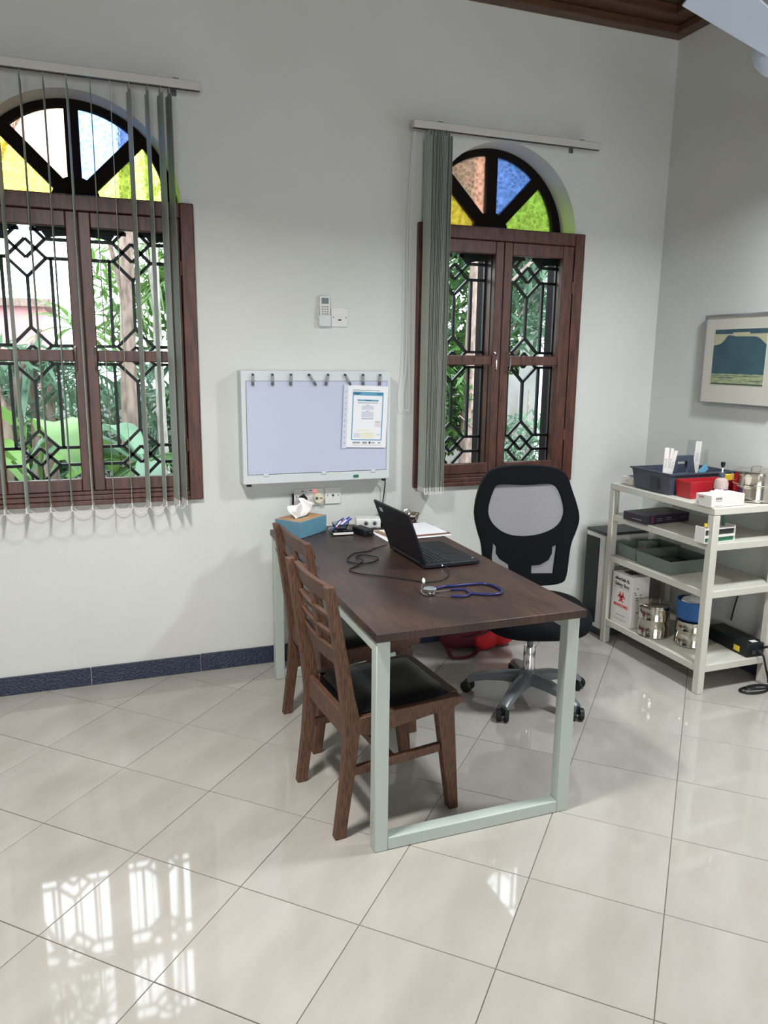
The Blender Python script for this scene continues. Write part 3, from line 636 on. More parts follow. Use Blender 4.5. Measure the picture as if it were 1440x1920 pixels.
# seat cushion: rounded superellipse with crowned top
def superell(rx, ry, e, n=40, cy=0):
    out = []
    for k in range(n):
        t = 2 * PI * k / n; c_, s_ = math.cos(t), math.sin(t)
        out.append((rx * abs(c_) ** (2 / e) * (1 if c_ >= 0 else -1), cy + ry * abs(s_) ** (2 / e) * (1 if s_ >= 0 else -1)))
    return out
def stack(rings, mx):
    vs = []; fs = []; n = len(rings[0][0])
    for ring, z in rings:
        vs += [(x, y, z if not callable(z) else z(x, y)) for x, y in ring]
    for i in range(len(rings) - 1):
        for q in range(n): fs.append((i * n + q, i * n + (q + 1) % n, (i + 1) * n + (q + 1) % n, (i + 1) * n + q))
    fs += [tuple(range(n))[::-1], tuple((len(rings) - 1) * n + q for q in range(n))]
    return MB().add(vs, fs, mx)
E_ = lambda f: superell(.25 * f, .245 * f, 3.2, cy=-.01)
fz = lambda z: (lambda x, y: z - .018 * max(0, (-y - .12) / .12) ** 2)
stack([(E_(.86), fz(.385)), (E_(.97), fz(.395)), (E_(1), fz(.415)), (E_(1), fz(.44)), (E_(.97), fz(.458)), (E_(.88), fz(.468)), (E_(.6), fz(.466)), (E_(.2), fz(.462))], MX).build('seat', M['fabric'], OC, smooth=True)
MB().box(-.03, .03, .10, .30, .36, .375, MX).beam(MX @ Vector((0, .295, .36)), MX @ Vector((0, .315, .62)), .06, .015).build('back_support', M['plastic'], OC, bevel=.003)
sc_ = .000534
def pz(pts, s=sc_): return [((u - 722) * s, 1.058 - (v - 62) * s * .985) for u, v in pts]
def dens(pl, it=2):   # Chaikin smoothing
    for _ in range(it):
        o_ = []
        for i in range(len(pl)):
            p_, q_ = pl[i], pl[(i + 1) % len(pl)]; o_ += [(.75 * p_[0] + .25 * q_[0], .75 * p_[1] + .25 * q_[1]), (.25 * p_[0] + .75 * q_[0], .25 * p_[1] + .75 * q_[1])]
        pl = o_
    return pl
outer = pz([(340, 130), (420, 80), (560, 58), (720, 54), (860, 60), (985, 82), (1075, 140), (1115, 270), (1165, 400), (1197, 530), (1172, 640), (1122, 760), (1105, 900), (1092, 1060), (1060, 1150), (740, 1165), (400, 1150), (345, 1060), (330, 900), (315, 760), (280, 660), (246, 520), (250, 400), (280, 270)])
h1 = pz([(430, 212), (560, 215), (700, 222), (850, 208), (950, 208), (1010, 270), (1055, 400), (1065, 500), (1015, 610), (880, 685), (700, 715), (530, 695), (400, 605), (345, 500), (352, 400), (395, 265)])
h2 = pz([(400, 745), (445, 800), (445, 860), (475, 910), (560, 965), (570, 1060), (425, 1055), (388, 900)]); h3 = pz([(1005, 770), (945, 795), (945, 860), (915, 920), (840, 962), (757, 970), (755, 1060), (975, 1060), (990, 900)])
tb = math.radians(6)
BK = MX @ Matrix.Translation((.030, .245, .5)) @ Matrix.Rotation(-tb, 4, 'X') @ Matrix.Translation((0, 0, -.5))
to = BK @ XZ(0)
fr = shape2d('back_frame', dens(outer), [dens(h1), h2, h3], .026, M['fabric'], OC, to, .004)
fr.data.polygons.foreach_set('use_smooth', [True] * len(fr.data.polygons)); fr.data.set_sharp_from_angle(angle=math.radians(50))
hm = pz([(320, 170), (720, 110), (1100, 170), (1130, 420), (1080, 720), (1060, 1090), (380, 1090), (360, 720), (300, 420)])
shape2d('mesh_panel', hm, [], .002, M['mesh'], OC, BK @ XZ(.002))
shape2d('lumbar_pad', dens(pz([(470, 790), (925, 790), (925, 860), (890, 915), (820, 945), (735, 960), (735, 1080), (592, 1080), (585, 955), (510, 915), (470, 860)]), 2), [], .024, M['fabric'], OC, BK @ XZ(.006), .008)
rim = [BK @ XZ(.016) @ Vector((a_, b_, 0)) for a_, b_ in dens(outer, 1)]
MB().tube(rim + rim[:1], .009, 8, caps=False).build('back_rim', M['plastic'], OC, smooth=True)

# ================================================================== ON THE DESK
ZT = .75
# tissue box
tr_ = math.atan2(.134, .162); TB = thing('tissue_box', 'dusty blue tissue box with bamboo lid on the desk corner', 'box', (.845, 3.325, ZT), tr_)
mx = T(.845, 3.325, 0, tr_)
MB().tray(0, .21, 0, .145, ZT + .001, ZT + .078, .003, 0, mx).build('box_body', M['blue'], TB, bevel=.003)
shape2d('lid', [(.004, .004), (.206, .004), (.206, .141), (.004, .141)], [superell(.06, .018, 2, 20)and [(x_ + .105, y_ + .0725) for x_, y_ in superell(.06, .018, 2, 20)]], .008, M['bamboo'], TB, mx @ Matrix.Translation((0, 0, ZT + .074)), .001)
ts = MB(); n1, n2 = 16, 10; vs = []; fs = []
for i in range(n1 + 1):
    for j in range(n2 + 1):
        u = i / n1; v = j / n2; hw3 = .042 + .034 * v ** .8; xx = (u - .5) * 2
        topz = .070 + .022 * math.exp(-((xx - .25) / .35) ** 2) - .012 * abs(xx) ** 3
        vs.append((.105 + xx * hw3 + .006 * math.sin(7 * v + 5 * u), .0725 + v * (.016 * math.sin(xx * 5.2 + .6) + .006 * math.sin(xx * 13)) - .012 * v * xx, ZT + .074 + topz * v))
for i in range(n1):
    for j in range(n2): q = i * (n2 + 1) + j; fs.append((q, q + n2 + 1, q + n2 + 2, q + 1))
tso = ts.add(vs, fs, mx).build('tissue', M['tissue'], TB, smooth=True, solid=.0012)
# acrylic pen tray and pens
PT = thing('pen_tray', 'clear acrylic stand holding pens between tissue box and charger', 'tray', (1.06, 3.39, ZT), math.radians(-6))
mx = T(1.06, 3.39, 0, math.radians(-6))
MB().box(-.05, .045, -.06, .06, ZT + .001, ZT + .006, mx).build('base', M['acrylic'], PT)
MB().box(-.05, .045, -.06, .06, ZT + .016, ZT + .020, mx).build('shelf', M['acrylic'], PT)
MB().box(-.05, .045, -.0605, -.058, ZT + .006, ZT + .016, mx).box(-.05, .045, .058, .0605, ZT + .006, ZT + .016, mx).build('side', M['white'], PT)
MB().lathe([(.030, 0), (.036, .018), (.042, .030), (.040, .030), (.034, .018), (.028, .003)], (-.005, 0, ZT + .020), 24, mx).build('dish', M['acrylic'], PT, smooth=True)
mk = ['penblue', 'penblue', 'paper', 'penred', 'penblue', 'paper', 'penblue']
lb = ['blue pen lying lowest at left in the pen tray', 'blue pen crossing over the lowest pen in the tray', 'white pen with blue cap in the middle of the tray', 'red pen in the pen tray', 'blue pen beside the red pen in the tray', 'white pen behind the red pen in the tray', 'blue pen farthest right in the tray']
for i, k in enumerate(mk):
    x_ = -.03 + i * .009; p_ = mx @ Vector((x_ - .022, -.055 + .006 * i, ZT + .0275 + .0045 * (i % 3) + .002 * i)); q_ = mx @ Vector((x_ + .03, .05 - .003 * i, ZT + .049 + .004 * (i % 3) + .002 * i)); d_ = (q_ - p_)
    PN = thing('pen', lb[i], 'pen', p_, group='pens in the acrylic tray')
    MB().tube([p_, p_ + d_ * .08, p_ + d_ * .62], [.001, .0035, .0038], 8).build('barrel', M[k], PN, smooth=True)
    MB().tube([p_ + d_ * .62, p_ + d_], [.0044, .004], 8).build('cap', M['penblue' if k == 'paper' else k], PN, smooth=True)
# laptop charger brick, white socket cube
CH = thing('charger_brick', 'small black laptop charger brick beside the pen tray', 'charger', (1.15, 3.33, ZT), math.radians(12)); mx = T(1.15, 3.34, 0, math.radians(14))
MB().box(-.026, .026, -.055, .055, ZT + .001, ZT + .032, mx).build('casing', M['plastic'], CH, bevel=.004)
MB().box(-.008, .008, -.064, -.055, ZT + .010, ZT + .022, mx).build('strain_relief', M['cable'], CH, bevel=.002)
PS = thing('power_strip', 'white power strip block with round sockets behind the charger', 'power strip', (1.22, 3.47, ZT), math.radians(-10)); mx = T(1.225, 3.485, 0, math.radians(-14))
MB().box(-.06, .06, -.04, .04, ZT + .001, ZT + .046, mx).build('casing', M['white'], PS, bevel=.004)
for x_ in (-.012, .030):
    so = MB().lathe([(.0165, 0), (.0165, .003), (.013, .003), (.012, .001)], (0, 0, 0), 20, mx @ Matrix.Translation((x_, -.040, ZT + .024)) @ Matrix.Rotation(PI / 2, 4, 'X')).build('socket', M['lightgrey'], PS)
    MB().lathe([(.009, 0), (.009, .0045)], (0, 0, 0), 14, mx @ Matrix.Translation((x_, -.039, ZT + .024)) @ Matrix.Rotation(PI / 2, 4, 'X')).build('socket_well', M['printdark'], so)
# steel bowls
def bowl(label, x_, y_, r_, h_):
    o = MB().lathe([(r_ * .62, 0), (r_ * .9, h_ * .45), (r_, h_), (r_ * 1.08, h_ + .001), (r_ * 1.08, h_ + .003), (r_ * .97, h_ + .002), (r_ * .86, h_ * .48), (r_ * .58, .004)], (x_, y_, ZT + .001), 36).build('steel_bowl', M['steel'], smooth=True); return tag(o, label, 'bowl', 'steel bowls on the desk')
bowl('shallow stainless steel bowl behind the laptop lid, left one', 1.348, 3.50, .075, .038)
bowl('small stainless steel bowl at the far right desk corner holding scissors', 1.462, 3.515, .048, .042)
SCI = thing('scissors', 'metal scissors handle ring standing in the small steel bowl', 'scissors', (1.44, 3.51, ZT + .03))
MB().tube([Vector((1.44, 3.50, ZT + .058)) + Vector((.018 * math.cos(t), .008 * math.sin(t), .011 * math.sin(t))) for t in [2 * PI * k / 16 for k in range(17)]], .0022, 6, caps=False).build('ring', M['steel'], SCI, smooth=True)
MB().beam((1.455, 3.505, ZT + .050), (1.49, 3.52, ZT + .012), .004, .002).build('blade', M['steel'], SCI)
# papers, clipboard
pp_ = tag(MB().prism([(1.196, 3.385), (1.205, 3.160), (1.40, 3.178), (1.385, 3.395)], 'z', ZT + .0006, ZT + .0022).build('paper_sheet', M['paper']), 'loose white sheets partly under the laptop lid with a ruler on them', 'paper')
pp2 = tag(MB().prism([(1.33, 3.165), (1.535, 3.178), (1.55, 3.40), (1.34, 3.385)], 'z', ZT + .003, ZT + .0045).build('paper_sheet', M['paper']), 'white sheet lying under the brown clipboard', 'paper')
RU = tag(MB().beam((1.225, 3.36, ZT + .005), (1.255, 3.17, ZT + .005), .024, .004).build('ruler', M['rustwood'], bevel=.0005), 'light brown wooden ruler lying on loose sheets', 'ruler')
SP = thing('pen', 'dark pen lying on the loose sheets beside the ruler', 'pen', (1.275, 3.28, ZT + .007)); MB().tube([(1.262, 3.33, ZT + .007), (1.285, 3.235, ZT + .007)], .004, 8).build('barrel', M['plastic'], SP, smooth=True); MB().tube([(1.285, 3.235, ZT + .007), (1.290, 3.215, ZT + .007)], [.0035, .001], 8).build('tip', M['chrome'], SP, smooth=True)
SP = thing('pen', 'black pen lying on the loose sheets closest to the laptop lid', 'pen', (1.29, 3.3, ZT + .007)); MB().tube([(1.288, 3.355, ZT + .007), (1.30, 3.27, ZT + .007)], .004, 8).build('barrel', M['plastic'], SP, smooth=True)
CB = thing('clipboard', 'brown clipboard with a white sheet of faint handwriting behind the laptop', 'clipboard', (1.42, 3.32, ZT + .005), math.radians(3)); mx = T(1.42, 3.32, 0, math.radians(3))
MB().box(-.115, .115, -.125, .125, ZT + .005, ZT + .009, mx).build('board', M['brown'], CB, bevel=.001)
MB().box(-.108, .104, -.110, .118, ZT + .009, ZT + .012, mx).build('paper', M['paper'], CB)
MB().box(-.113, -.095, -.045, .045, ZT + .012, ZT + .019, mx).build('clip', M['chrome'], CB, bevel=.002)
hw2 = MB()
for k in range(6):
    x_ = random.uniform(-.06, .05); y_ = -.06 + .022 * k; hw2.tube([mx @ Vector((x_ + .008 * t, y_ + .004 * math.sin(t * 3 + k), ZT + .0123)) for t in range(5)], .0004, 4)
hw2.build('handwriting', M['printgrey'], CB)
# laptop
lr = math.radians(2.5); LP = thing('laptop', 'open black laptop with lid back to the viewer on the desk', 'laptop', (1.178, 2.668, ZT), lr); mx = T(1.180, 2.672, 0, lr)
LW, LD = .352, .245
MB().box(0, LD, 0, LW, ZT + .004, ZT + .020, mx).build('base', M['laptop'], LP, bevel=.003)
MB().box(.03, LD - .03, .03, .05, ZT + .0005, ZT + .004, mx).box(.03, LD - .03, LW - .05, LW - .03, ZT + .0005, ZT + .004, mx).build('rubber_feet', M['cable'], LP)
for r_ in range(5):
    for k in range(14):
        kk = (r_ * 14 + k)
        x_ = .028 + r_ * .0195; y_ = .024 + k * .0218
        if r_ == 4 and 4 <= k <= 8:
            if k == 4: MB().box(x_, x_ + .016, y_, y_ + .105, ZT + .0195, ZT + .0218, mx).build('key', M['keys'], LP)
            continue
        MB().box(x_, x_ + .016, y_, y_ + .018, ZT + .0195, ZT + .0218, mx).build('key', M['keys'], LP)
kl = MB()
for r_ in range(5):
    for k in range(14):
        if r_ == 4 and 3 < k < 9: continue
        kl.box(.033 + r_ * .0195, .036 + r_ * .0195, .031 + k * .0218, .034 + k * .0218, ZT + .0218, ZT + .0221, mx)
kl.build('key_lettering', M['printgrey'], LP)
MB().box(.155, .215, .13, .23, ZT + .0198, ZT + .0206, mx).build('touchpad', M['plastic'], LP)
MB().box(.228, .236, .03, .042, ZT + .0198, ZT + .0205, mx).build('logo', M['clip'], LP)
lt = math.radians(111); Lm = mx @ Matrix.Translation((.004, 0, ZT + .018)) @ Matrix.Rotation(-(lt - PI / 2), 4, 'Y')
lid = MB().box(-.004, .005, .001, LW - .001, 0, .222, Lm).build('lid', M['laptop'], LP, bevel=.002)
MB().box(.005, .0055, .012, LW - .012, .016, .212, Lm).build('screen', M['keys'], lid)
MB().box(-.0045, -.004, LW - .075, LW - .045, .180, .198, Lm).build('sticker', M['lightgrey'], lid)
MB().cyl(mx @ Vector((0, .04, ZT + .017)), mx @ Vector((0, LW - .04, ZT + .017)), .006, n=10).build('hinge_barrel', M['plastic'], LP, smooth=True)
MB().cyl(mx @ Vector((.075, -.0004, ZT + .012)), mx @ Vector((.075, .001, ZT + .012)), .0022, n=10).build('power_light', M['ledw'], LP)
# charger cable
cb = smoothpath([(1.172, 3.09, ZT + .004), (1.10, 3.045, ZT + .004), (1.06, 3.009, ZT + .004), (.985, 2.985, ZT + .004), (.93, 2.894, ZT + .004), (.957, 2.833, ZT + .004), (1.02, 2.835, ZT + .004), (1.06, 2.885, ZT + .007), (1.02, 2.955, ZT + .004), (.98, 2.93, ZT + .004), (.985, 2.855, ZT + .010), (.94, 2.80, ZT + .004), (.894, 2.754, ZT + .004), (.915, 2.69, ZT + .004), (.991, 2.628, ZT + .004), (1.07, 2.55, ZT + .004), (1.114, 2.506, ZT + .004), (1.17, 2.51, ZT + .004), (1.222, 2.552, ZT + .004), (1.256, 2.62, ZT + .006), (1.262, 2.655, ZT + .012), (1.262, 2.667, ZT + .013)], 6)
c = MB().tube(cb, .0024, 7).build('charger_cable', M['cable'], smooth=True); tag(c, 'thin black charger cable coiled loosely on the desk near the laptop', 'cable')
# stethoscope
ST = thing('stethoscope', 'navy blue stethoscope with steel chestpiece coiled at the near desk end', 'stethoscope', (1.09, 2.40, ZT))
def dk(u, v, z=.008): # desk point from measured position
    d = fw + rt * ((u - 720) / 1442) - up * ((v - 960) / 1442); t = (ZT + z - 1.568) / d.z; return Vector((d.x * t, d.y * t, ZT + z))
def z2(a, b, z=.006): return dk(640 + a / 4.5, 920 + b / 4.5, z)
cp = z2(748, 838, .016)
MB().lathe([(.016, -.010), (.021, -.008), (.0235, 0), (.0235, .004), (.021, .006)], cp, 32).build('chestpiece', M['chrome'], ST, smooth=True)
MB().lathe([(.019, .006), (.019, .0072), (.001, .0072)], cp, 32).build('diaphragm', M['lcd'], ST, smooth=True)
MB().lathe([(.0215, .0045), (.0225, .0068), (.0195, .0078), (.0188, .0062)], cp, 32).build('diaphragm_rim', M['clip'], ST, smooth=True)
MB().lathe([(.014, -.015), (.017, -.012), (.016, -.010)], cp, 24).build('bell', M['chrome'], ST, smooth=True)
MB().tube(smoothpath([z2(800, 826), z2(870, 808), z2(960, 803), z2(1090, 790, .006), z2(1200, 785), z2(1290, 805), z2(1352, 840), z2(1335, 868), z2(1250, 876), z2(1150, 870), z2(1085, 866)], 6), .0052, 10).build('tube', M['navy'], ST, smooth=True)
for ps, me_ in (([z2(1090, 866), z2(1060, 845), z2(1020, 833), z2(920, 835)], [z2(925, 835), z2(860, 842), z2(790, 852)]), ([z2(1090, 868), z2(1060, 885), z2(1020, 893), z2(925, 888)], [z2(930, 888), z2(860, 882), z2(780, 876), z2(720, 880), z2(690, 868)])):
    MB().tube(smoothpath(ps, 5), .0046, 10).build('tube_branch', M['navy'], ST, smooth=True)
    MB().tube(smoothpath(me_, 5), .0024, 8).build('metal_binaural', M['chrome'], ST, smooth=True)
MB().tube(smoothpath([z2(690, 868, .006), z2(676, 845, .010), z2(680, 810, .020), z2(694, 782, .026)], 5), .0024, 8).build('metal_binaural', M['chrome'], ST, smooth=True)
a_ = z2(696, 780, .027); MB().tube([a_, a_ + Vector((.004, .012, .006)), a_ + Vector((.007, .02, .010))], [.0045, .0065, .004], 12).build('ear_tip', M['lightgrey'], ST, smooth=True)
# white cable beneath the desk
c = MB().tube(smoothpath([(1.30, 2.12, .715), (1.27, 2.2, .69), (1.20, 2.35, .665), (1.13, 2.5, .68), (1.10, 2.6, .716)], 6), .002, 6).build('white_cable', M['white'], smooth=True); tag(c, 'thin white cable sagging under the near end of the desktop', 'cable')

# ================================================================== BAG under window
BG = thing('backpack', 'maroon and red backpack lying on the floor by the wall behind the desk', 'bag', (1.9, 3.6, 0))
def blob(mx, rx, ry, rz, e=2.6, n=20, m_=10, dent=.04, seed=0):
    rnd = random.Random(seed); vs = []; fs = []
    ph_ = [rnd.uniform(0, 6) for _ in range(4)]
    for i in range(m_ + 1):
        f = -PI / 2 + PI * i / m_
        for k in range(n):
            t = 2 * PI * k / n
            def pw(c_): return abs(c_) ** (2 / e) * (1 if c_ >= 0 else -1)
            q = 1 + dent * math.sin(3 * t + ph_[0]) * math.cos(2 * f + ph_[1]) + dent * .6 * math.sin(7 * t + ph_[2] + 3 * f)
            vs.append((rx * pw(math.cos(t)) * pw(math.cos(f)) * q, ry * pw(math.sin(t)) * pw(math.cos(f)) * q, rz * (1 + pw(math.sin(f))) * q))
    for i in range(m_):
        for k in range(n): fs.append((i * n + k, i * n + (k + 1) % n, (i + 1) * n + (k + 1) % n, (i + 1) * n + k))
    return MB().add(vs, fs, mx)
blob(T(1.83, 3.615, .004, .05), .15, .10, .10, seed=1).build('bag_body', M['maroon'], BG, smooth=True)
blob(T(2.02, 3.60, .004, -.2), .11, .09, .075, seed=2).build('front_pocket', M['redcloth'], BG, smooth=True)
blob(T(1.93, 3.545, .004, .1), .07, .05, .06, seed=3).build('side_pocket', M['redcloth'], BG, smooth=True)
for ps in ([(1.70, 3.54, .05), (1.70, 3.47, .012), (1.79, 3.455, .010), (1.86, 3.49, .02), (1.88, 3.53, .05)], [(1.72, 3.52, .14), (1.78, 3.50, .10), (1.90, 3.49, .12), (1.96, 3.50, .15)]):
    q = smoothpath(ps, 5); b = MB()
    for i in range(len(q) - 1): b.beam(q[i], q[i + 1], .022, .005)
    b.build('strap', M['maroon'], BG)

# ================================================================== AIR PURIFIER
AP = thing('air_purifier', 'white tower air purifier with black front in the corner behind the shelf', 'air purifier', (2.8, 3.58, 0))
MB().box(2.645, 2.94, 3.492, 3.675, .045, .60).build('body', M['white'], AP, bevel=.012, seg=3)
MB().box(2.66, 2.925, 3.505, 3.66, .0, .045).build('plinth', M['plastic2'], AP, bevel=.004)
MB().box(2.643, 2.942, 3.49, 3.677, .600, .616).build('top_cover', M['plastic2'], AP, bevel=.006)
MB().box(2.6405, 2.646, 3.545, 3.668, .075, .575).build('front_panel', M['plastic'], AP, bevel=.003)
gr = MB()
for i in range(12):
    for j in range(26):
        z_ = .11 + j * .017
        gr.cyl((2.70 + i * .016 + (.008 if j % 2 else 0), 3.4925, z_), (2.70 + i * .016 + (.008 if j % 2 else 0), 3.4905, z_), .0042, n=6)
go = gr.build('air_grille', M['plastic'], AP); go['kind'] = 'stuff'

# ================================================================== STEEL SHELF
SX0, SX1, SY0, SY1 = 2.622, 3.062, 2.690, 3.458
SH = thing('shelf_unit', 'cream painted steel shelf unit with four shelves against the right wall', 'shelf', ((SX0 + SX1) / 2, (SY0 + SY1) / 2, 0))
for x_ in (SX0, SX1 - .038):
    for y_ in (SY0, SY1 - .038): MB().box(x_, x_ + .038, y_, y_ + .038, 0, .874).build('post', M['shelf'], SH, bevel=.003)
for i, z_ in enumerate((.910, .740, .510, .142)):
    g = .0385; h_ = .034
    s_ = MB()
    if i == 0: MB().box(SX0, SX1, SY0, SY1, z_ - h_, z_ - .001).build('shelf_board', M['shelf'], SH, bevel=.003)
    else:
        MB().box(SX0 + .003, SX0 + .034, SY0 + g, SY1 - g, z_ - h_, z_).build('shelf_rail', M['shelf'], SH, bevel=.002)
        MB().box(SX1 - .034, SX1 - .003, SY0 + g, SY1 - g, z_ - h_, z_).build('shelf_rail', M['shelf'], SH, bevel=.002)
        MB().box(SX0 + g, SX1 - g, SY0 + .003, SY0 + .034, z_ - h_, z_).build('shelf_rail', M['shelf'], SH, bevel=.002)
        MB().box(SX0 + g, SX1 - g, SY1 - .034, SY1 - .003, z_ - h_, z_).build('shelf_rail', M['shelf'], SH, bevel=.002)
        MB().box(SX0 + .0345, SX1 - .0345, SY0 + .0345, SY1 - .0345, z_ - .004, z_ - .0005).build('shelf_board', M['shelf'], SH)
Z = [.910, .741, .511, .143]
# --- top shelf
z = Z[0]
o = thing('small_white_box', 'small white carton at the far left end of the top shelf', 'box', (2.72, 3.38, z)); MB().box(2.672, 2.80, 3.335, 3.43, z, z + .042).build('carton', M['boxwhite'], o, bevel=.002); MB().box(2.6712, 2.672, 3.365, 3.395, z + .018, z + .021).build('print_line', M['printgrey'], o); MB().box(2.69, 2.79, 3.345, 3.42, z + .0415, z + .0425).build('opening', M['printdark'], o)
CD = thing('caddy', 'blue-grey plastic carrying caddy with centre handle on the top shelf', 'caddy', (2.83, 3.16, z))
MB().tray(2.655, 3.015, 3.035, 3.295, z, z + .108, .004, .016).build('tub', M['bluegrey'], CD, bevel=.0015)
MB().box(2.632, 3.038, 3.012, 3.022, z + .102, z + .110).box(2.632, 3.038, 3.308, 3.318, z + .102, z + .110).box(2.632, 2.642, 3.022, 3.308, z + .102, z + .110).box(3.028, 3.038, 3.022, 3.308, z + .102, z + .110).build('rim', M['bluegrey'], CD)
shape2d('handle', [(2.72, z + .006), (2.748, z + .10), (2.768, z + .176), (2.895, z + .176), (2.912, z + .10), (2.94, z + .006)], [[(2.790, z + .085), (2.798, z + .150), (2.862, z + .150), (2.870, z + .085)]], .022, M['bluegrey'], CD, XZ(3.165), .002)
MB().prism([(3.105, z + .018), (3.165, z + .018), (3.165, z + .078), (3.105, z + .078)], 'x', 2.640, 2.656).build('side_recess', M['printdark'], CD)
def pack(label, x_, y_, zt, w_, tl_, ln, mk_='boxwhite', group='wrapped packs in the caddy'):
    m_ = T(x_, y_, z + .010, random.uniform(-.2, .1)) @ Matrix.Rotation(tl_, 4, 'Y')
    o_ = thing('sterile_pack', label, 'pack', (x_, y_, z + .01), group=group)
    MB().box(-w_ / 2, w_ / 2, -.002, .002, 0, zt, m_).build('sleeve', M[mk_], o_)
    b_ = MB()
    for q in range(ln): b_.box(-w_ * .32, w_ * (.3 - .1 * (q % 2)), -.0026, -.002, zt * .55 + q * .008, zt * .55 + q * .008 + .0025, m_)
    b_.build('print', M['printgrey'], o_)
pack('leftmost white syringe pack standing in the grey caddy', 2.672, 3.10, .220, .026, .02, 6)
pack('second white syringe pack standing in the grey caddy', 2.694, 3.107, .216, .022, .10, 6)
pack('white syringe pack leaning against the caddy handle', 2.708, 3.117, .205, .020, .18, 5)
pack('tall translucent pack standing behind the caddy handle at right', 2.925, 3.215, .240, .045, .03, 3, 'sleeve')
pack('tall white printed pack at right end of the caddy', 2.972, 3.220, .232, .036, .05, 6)
tag(MB().beam((2.870, 3.075, z + .095), (2.925, 3.085, z + .128), .032, .006, (0, 1, 0)).build('blue_sachet', M['printblue']), 'small light blue sachet resting at the right end of the caddy', 'sachet')
RB = thing('red_bin', 'red plastic open bin in front of the grey caddy on the top shelf', 'bin', (2.83, 2.96, z)); MB().tray(2.682, 2.990, 2.918, 3.012, z, z + .084, .004, .008).build('tub', M['red'], RB, bevel=.0015); MB().box(2.80, 2.803, 2.918, 3.006, z + .005, z + .06).build('divider', M['red'], RB)
YC = tag(MB().box(2.925, 2.984, 2.965, 2.990, z + .006, z + .102).build('yellow_box', M['yellow'], bevel=.001), 'small yellow carton standing inside the red bin', 'box')
PB = thing('pump_bottle', 'frosted pump bottle with purple liquid and black pump head on the top shelf', 'bottle', (2.800, 2.848, z))
MB().lathe([(.030, 0), (.033, .006), (.033, .055), (.033, .058)], (2.80, 2.850, z), 28).build('liquid', M['purpleliq'], PB, smooth=True)
MB().lathe([(.033, .058), (.033, .085), (.028, .101), (.014, .110), (.012, .118)], (2.80, 2.850, z), 28).build('bottle_body', M['bottle'], PB, smooth=True)
MB().lathe([(.014, .112), (.015, .132), (.013, .136)], (2.80, 2.850, z), 20).build('collar', M['bluegrey'], PB, smooth=True)
MB().lathe([(.004, .135), (.004, .162)], (2.80, 2.850, z), 12).build('stem', M['white'], PB)
MB().lathe([(.005, .160), (.010, .172), (.011, .184), (.008, .186)], (2.80, 2.850, z), 16).build('pump_head', M['plastic'], PB, smooth=True)
GB = thing('glove_box', 'white carton of disposable gloves at the near corner of the top shelf', 'box', (2.71, 2.75, z)); gm = T(2.612, 2.705, 0, math.radians(3))
MB().box(0, .205, 0, .095, z, z + .056, gm).build('carton', M['boxwhite'], GB, bevel=.002)
text('lettering', 'KING', .016, M['printdark'], GB, gm @ Matrix.Translation((.045, -.0004, z + .040)) @ XZ(0))
MB().box(.025, .062, -.001, 0, z + .029, z + .031, gm).build('fine_print', M['printgrey'], GB); MB().box(.02, .07, -.001, 0, z + .006, z + .0075, gm).build('fine_print', M['printgrey'], GB)
text('lettering', 'KING', .013, M['printred'], GB, gm @ Matrix.Translation((-.0004, .06, z + .044)) @ YZ(0)); text('lettering', 'L', .016, M['printdark'], GB, gm @ Matrix.Translation((-.0004, .078, z + .016)) @ YZ(0))
for k in range(3): blob(gm @ Matrix.Translation((.055 + .026 * k, .05, z + .054)), .014, .010, .007 + .002 * (k % 2), seed=k + 5, dent=.25, n=14, m_=7).build('glove', M['tissue'], GB, smooth=True)
def drum(label, x_, y_, z0, r_, h_, lid_=True):
    D = thing('dressing_drum', label, 'drum', (x_, y_, z0), group='stainless steel dressing drums')
    MB().lathe([(r_ * .96, 0), (r_ * 1.02, .003), (r_ * 1.02, .010), (r_ * .985, .014), (r_ * .985, h_ * .50), (r_ * 1.01, h_ * .52), (r_ * 1.01, h_ * .56), (r_ * .985, h_ * .58), (r_ * .985, h_ * .84), (r_ * 1.0, h_ * .86)], (x_, y_, z0), 48).build('drum_body', M['steel'], D, smooth=True)
    if lid_:
        l = MB().lathe([(r_ * 1.03, h_ * .86), (r_ * 1.04, h_ * .88), (r_ * 1.04, h_ * .97), (r_ * .96, h_), (r_ * .7, h_ * 1.005), (r_ * .3, h_ * 1.02), (r_ * .28, h_ * 1.02)], (x_, y_, z0), 48).build('lid', M['steel'], D, smooth=True)
        MB().tube(smoothpath([(x_ - .03, y_, z0 + h_ * 1.01), (x_ - .025, y_, z0 + h_ + .018), (x_ + .025, y_, z0 + h_ + .018), (x_ + .03, y_, z0 + h_ * 1.01)], 5), .003, 8).build('lid_handle', M['steel'], l, smooth=True)
    c_ = Vector((x_, y_, 0)); dv = Vector((-.62, -.78, 0)).normalized(); 
    for zz in (h_ * .72,):
        MB().tube([c_ + dv * r_ * 1.0 + Vector((0, 0, z0 + zz)), c_ + dv * (r_ + .008) + Vector((0, 0, z0 + zz + .02)), c_ + dv * (r_ + .008) + Vector((0, 0, z0 + zz + .045 if lid_ else z0 + zz))], .0035, 8).build('latch', M['chrome'], D, smooth=True)
    return D
drum('large shiny steel dressing drum at the near right of the top shelf', 2.972, 2.812, z, .100, .145)
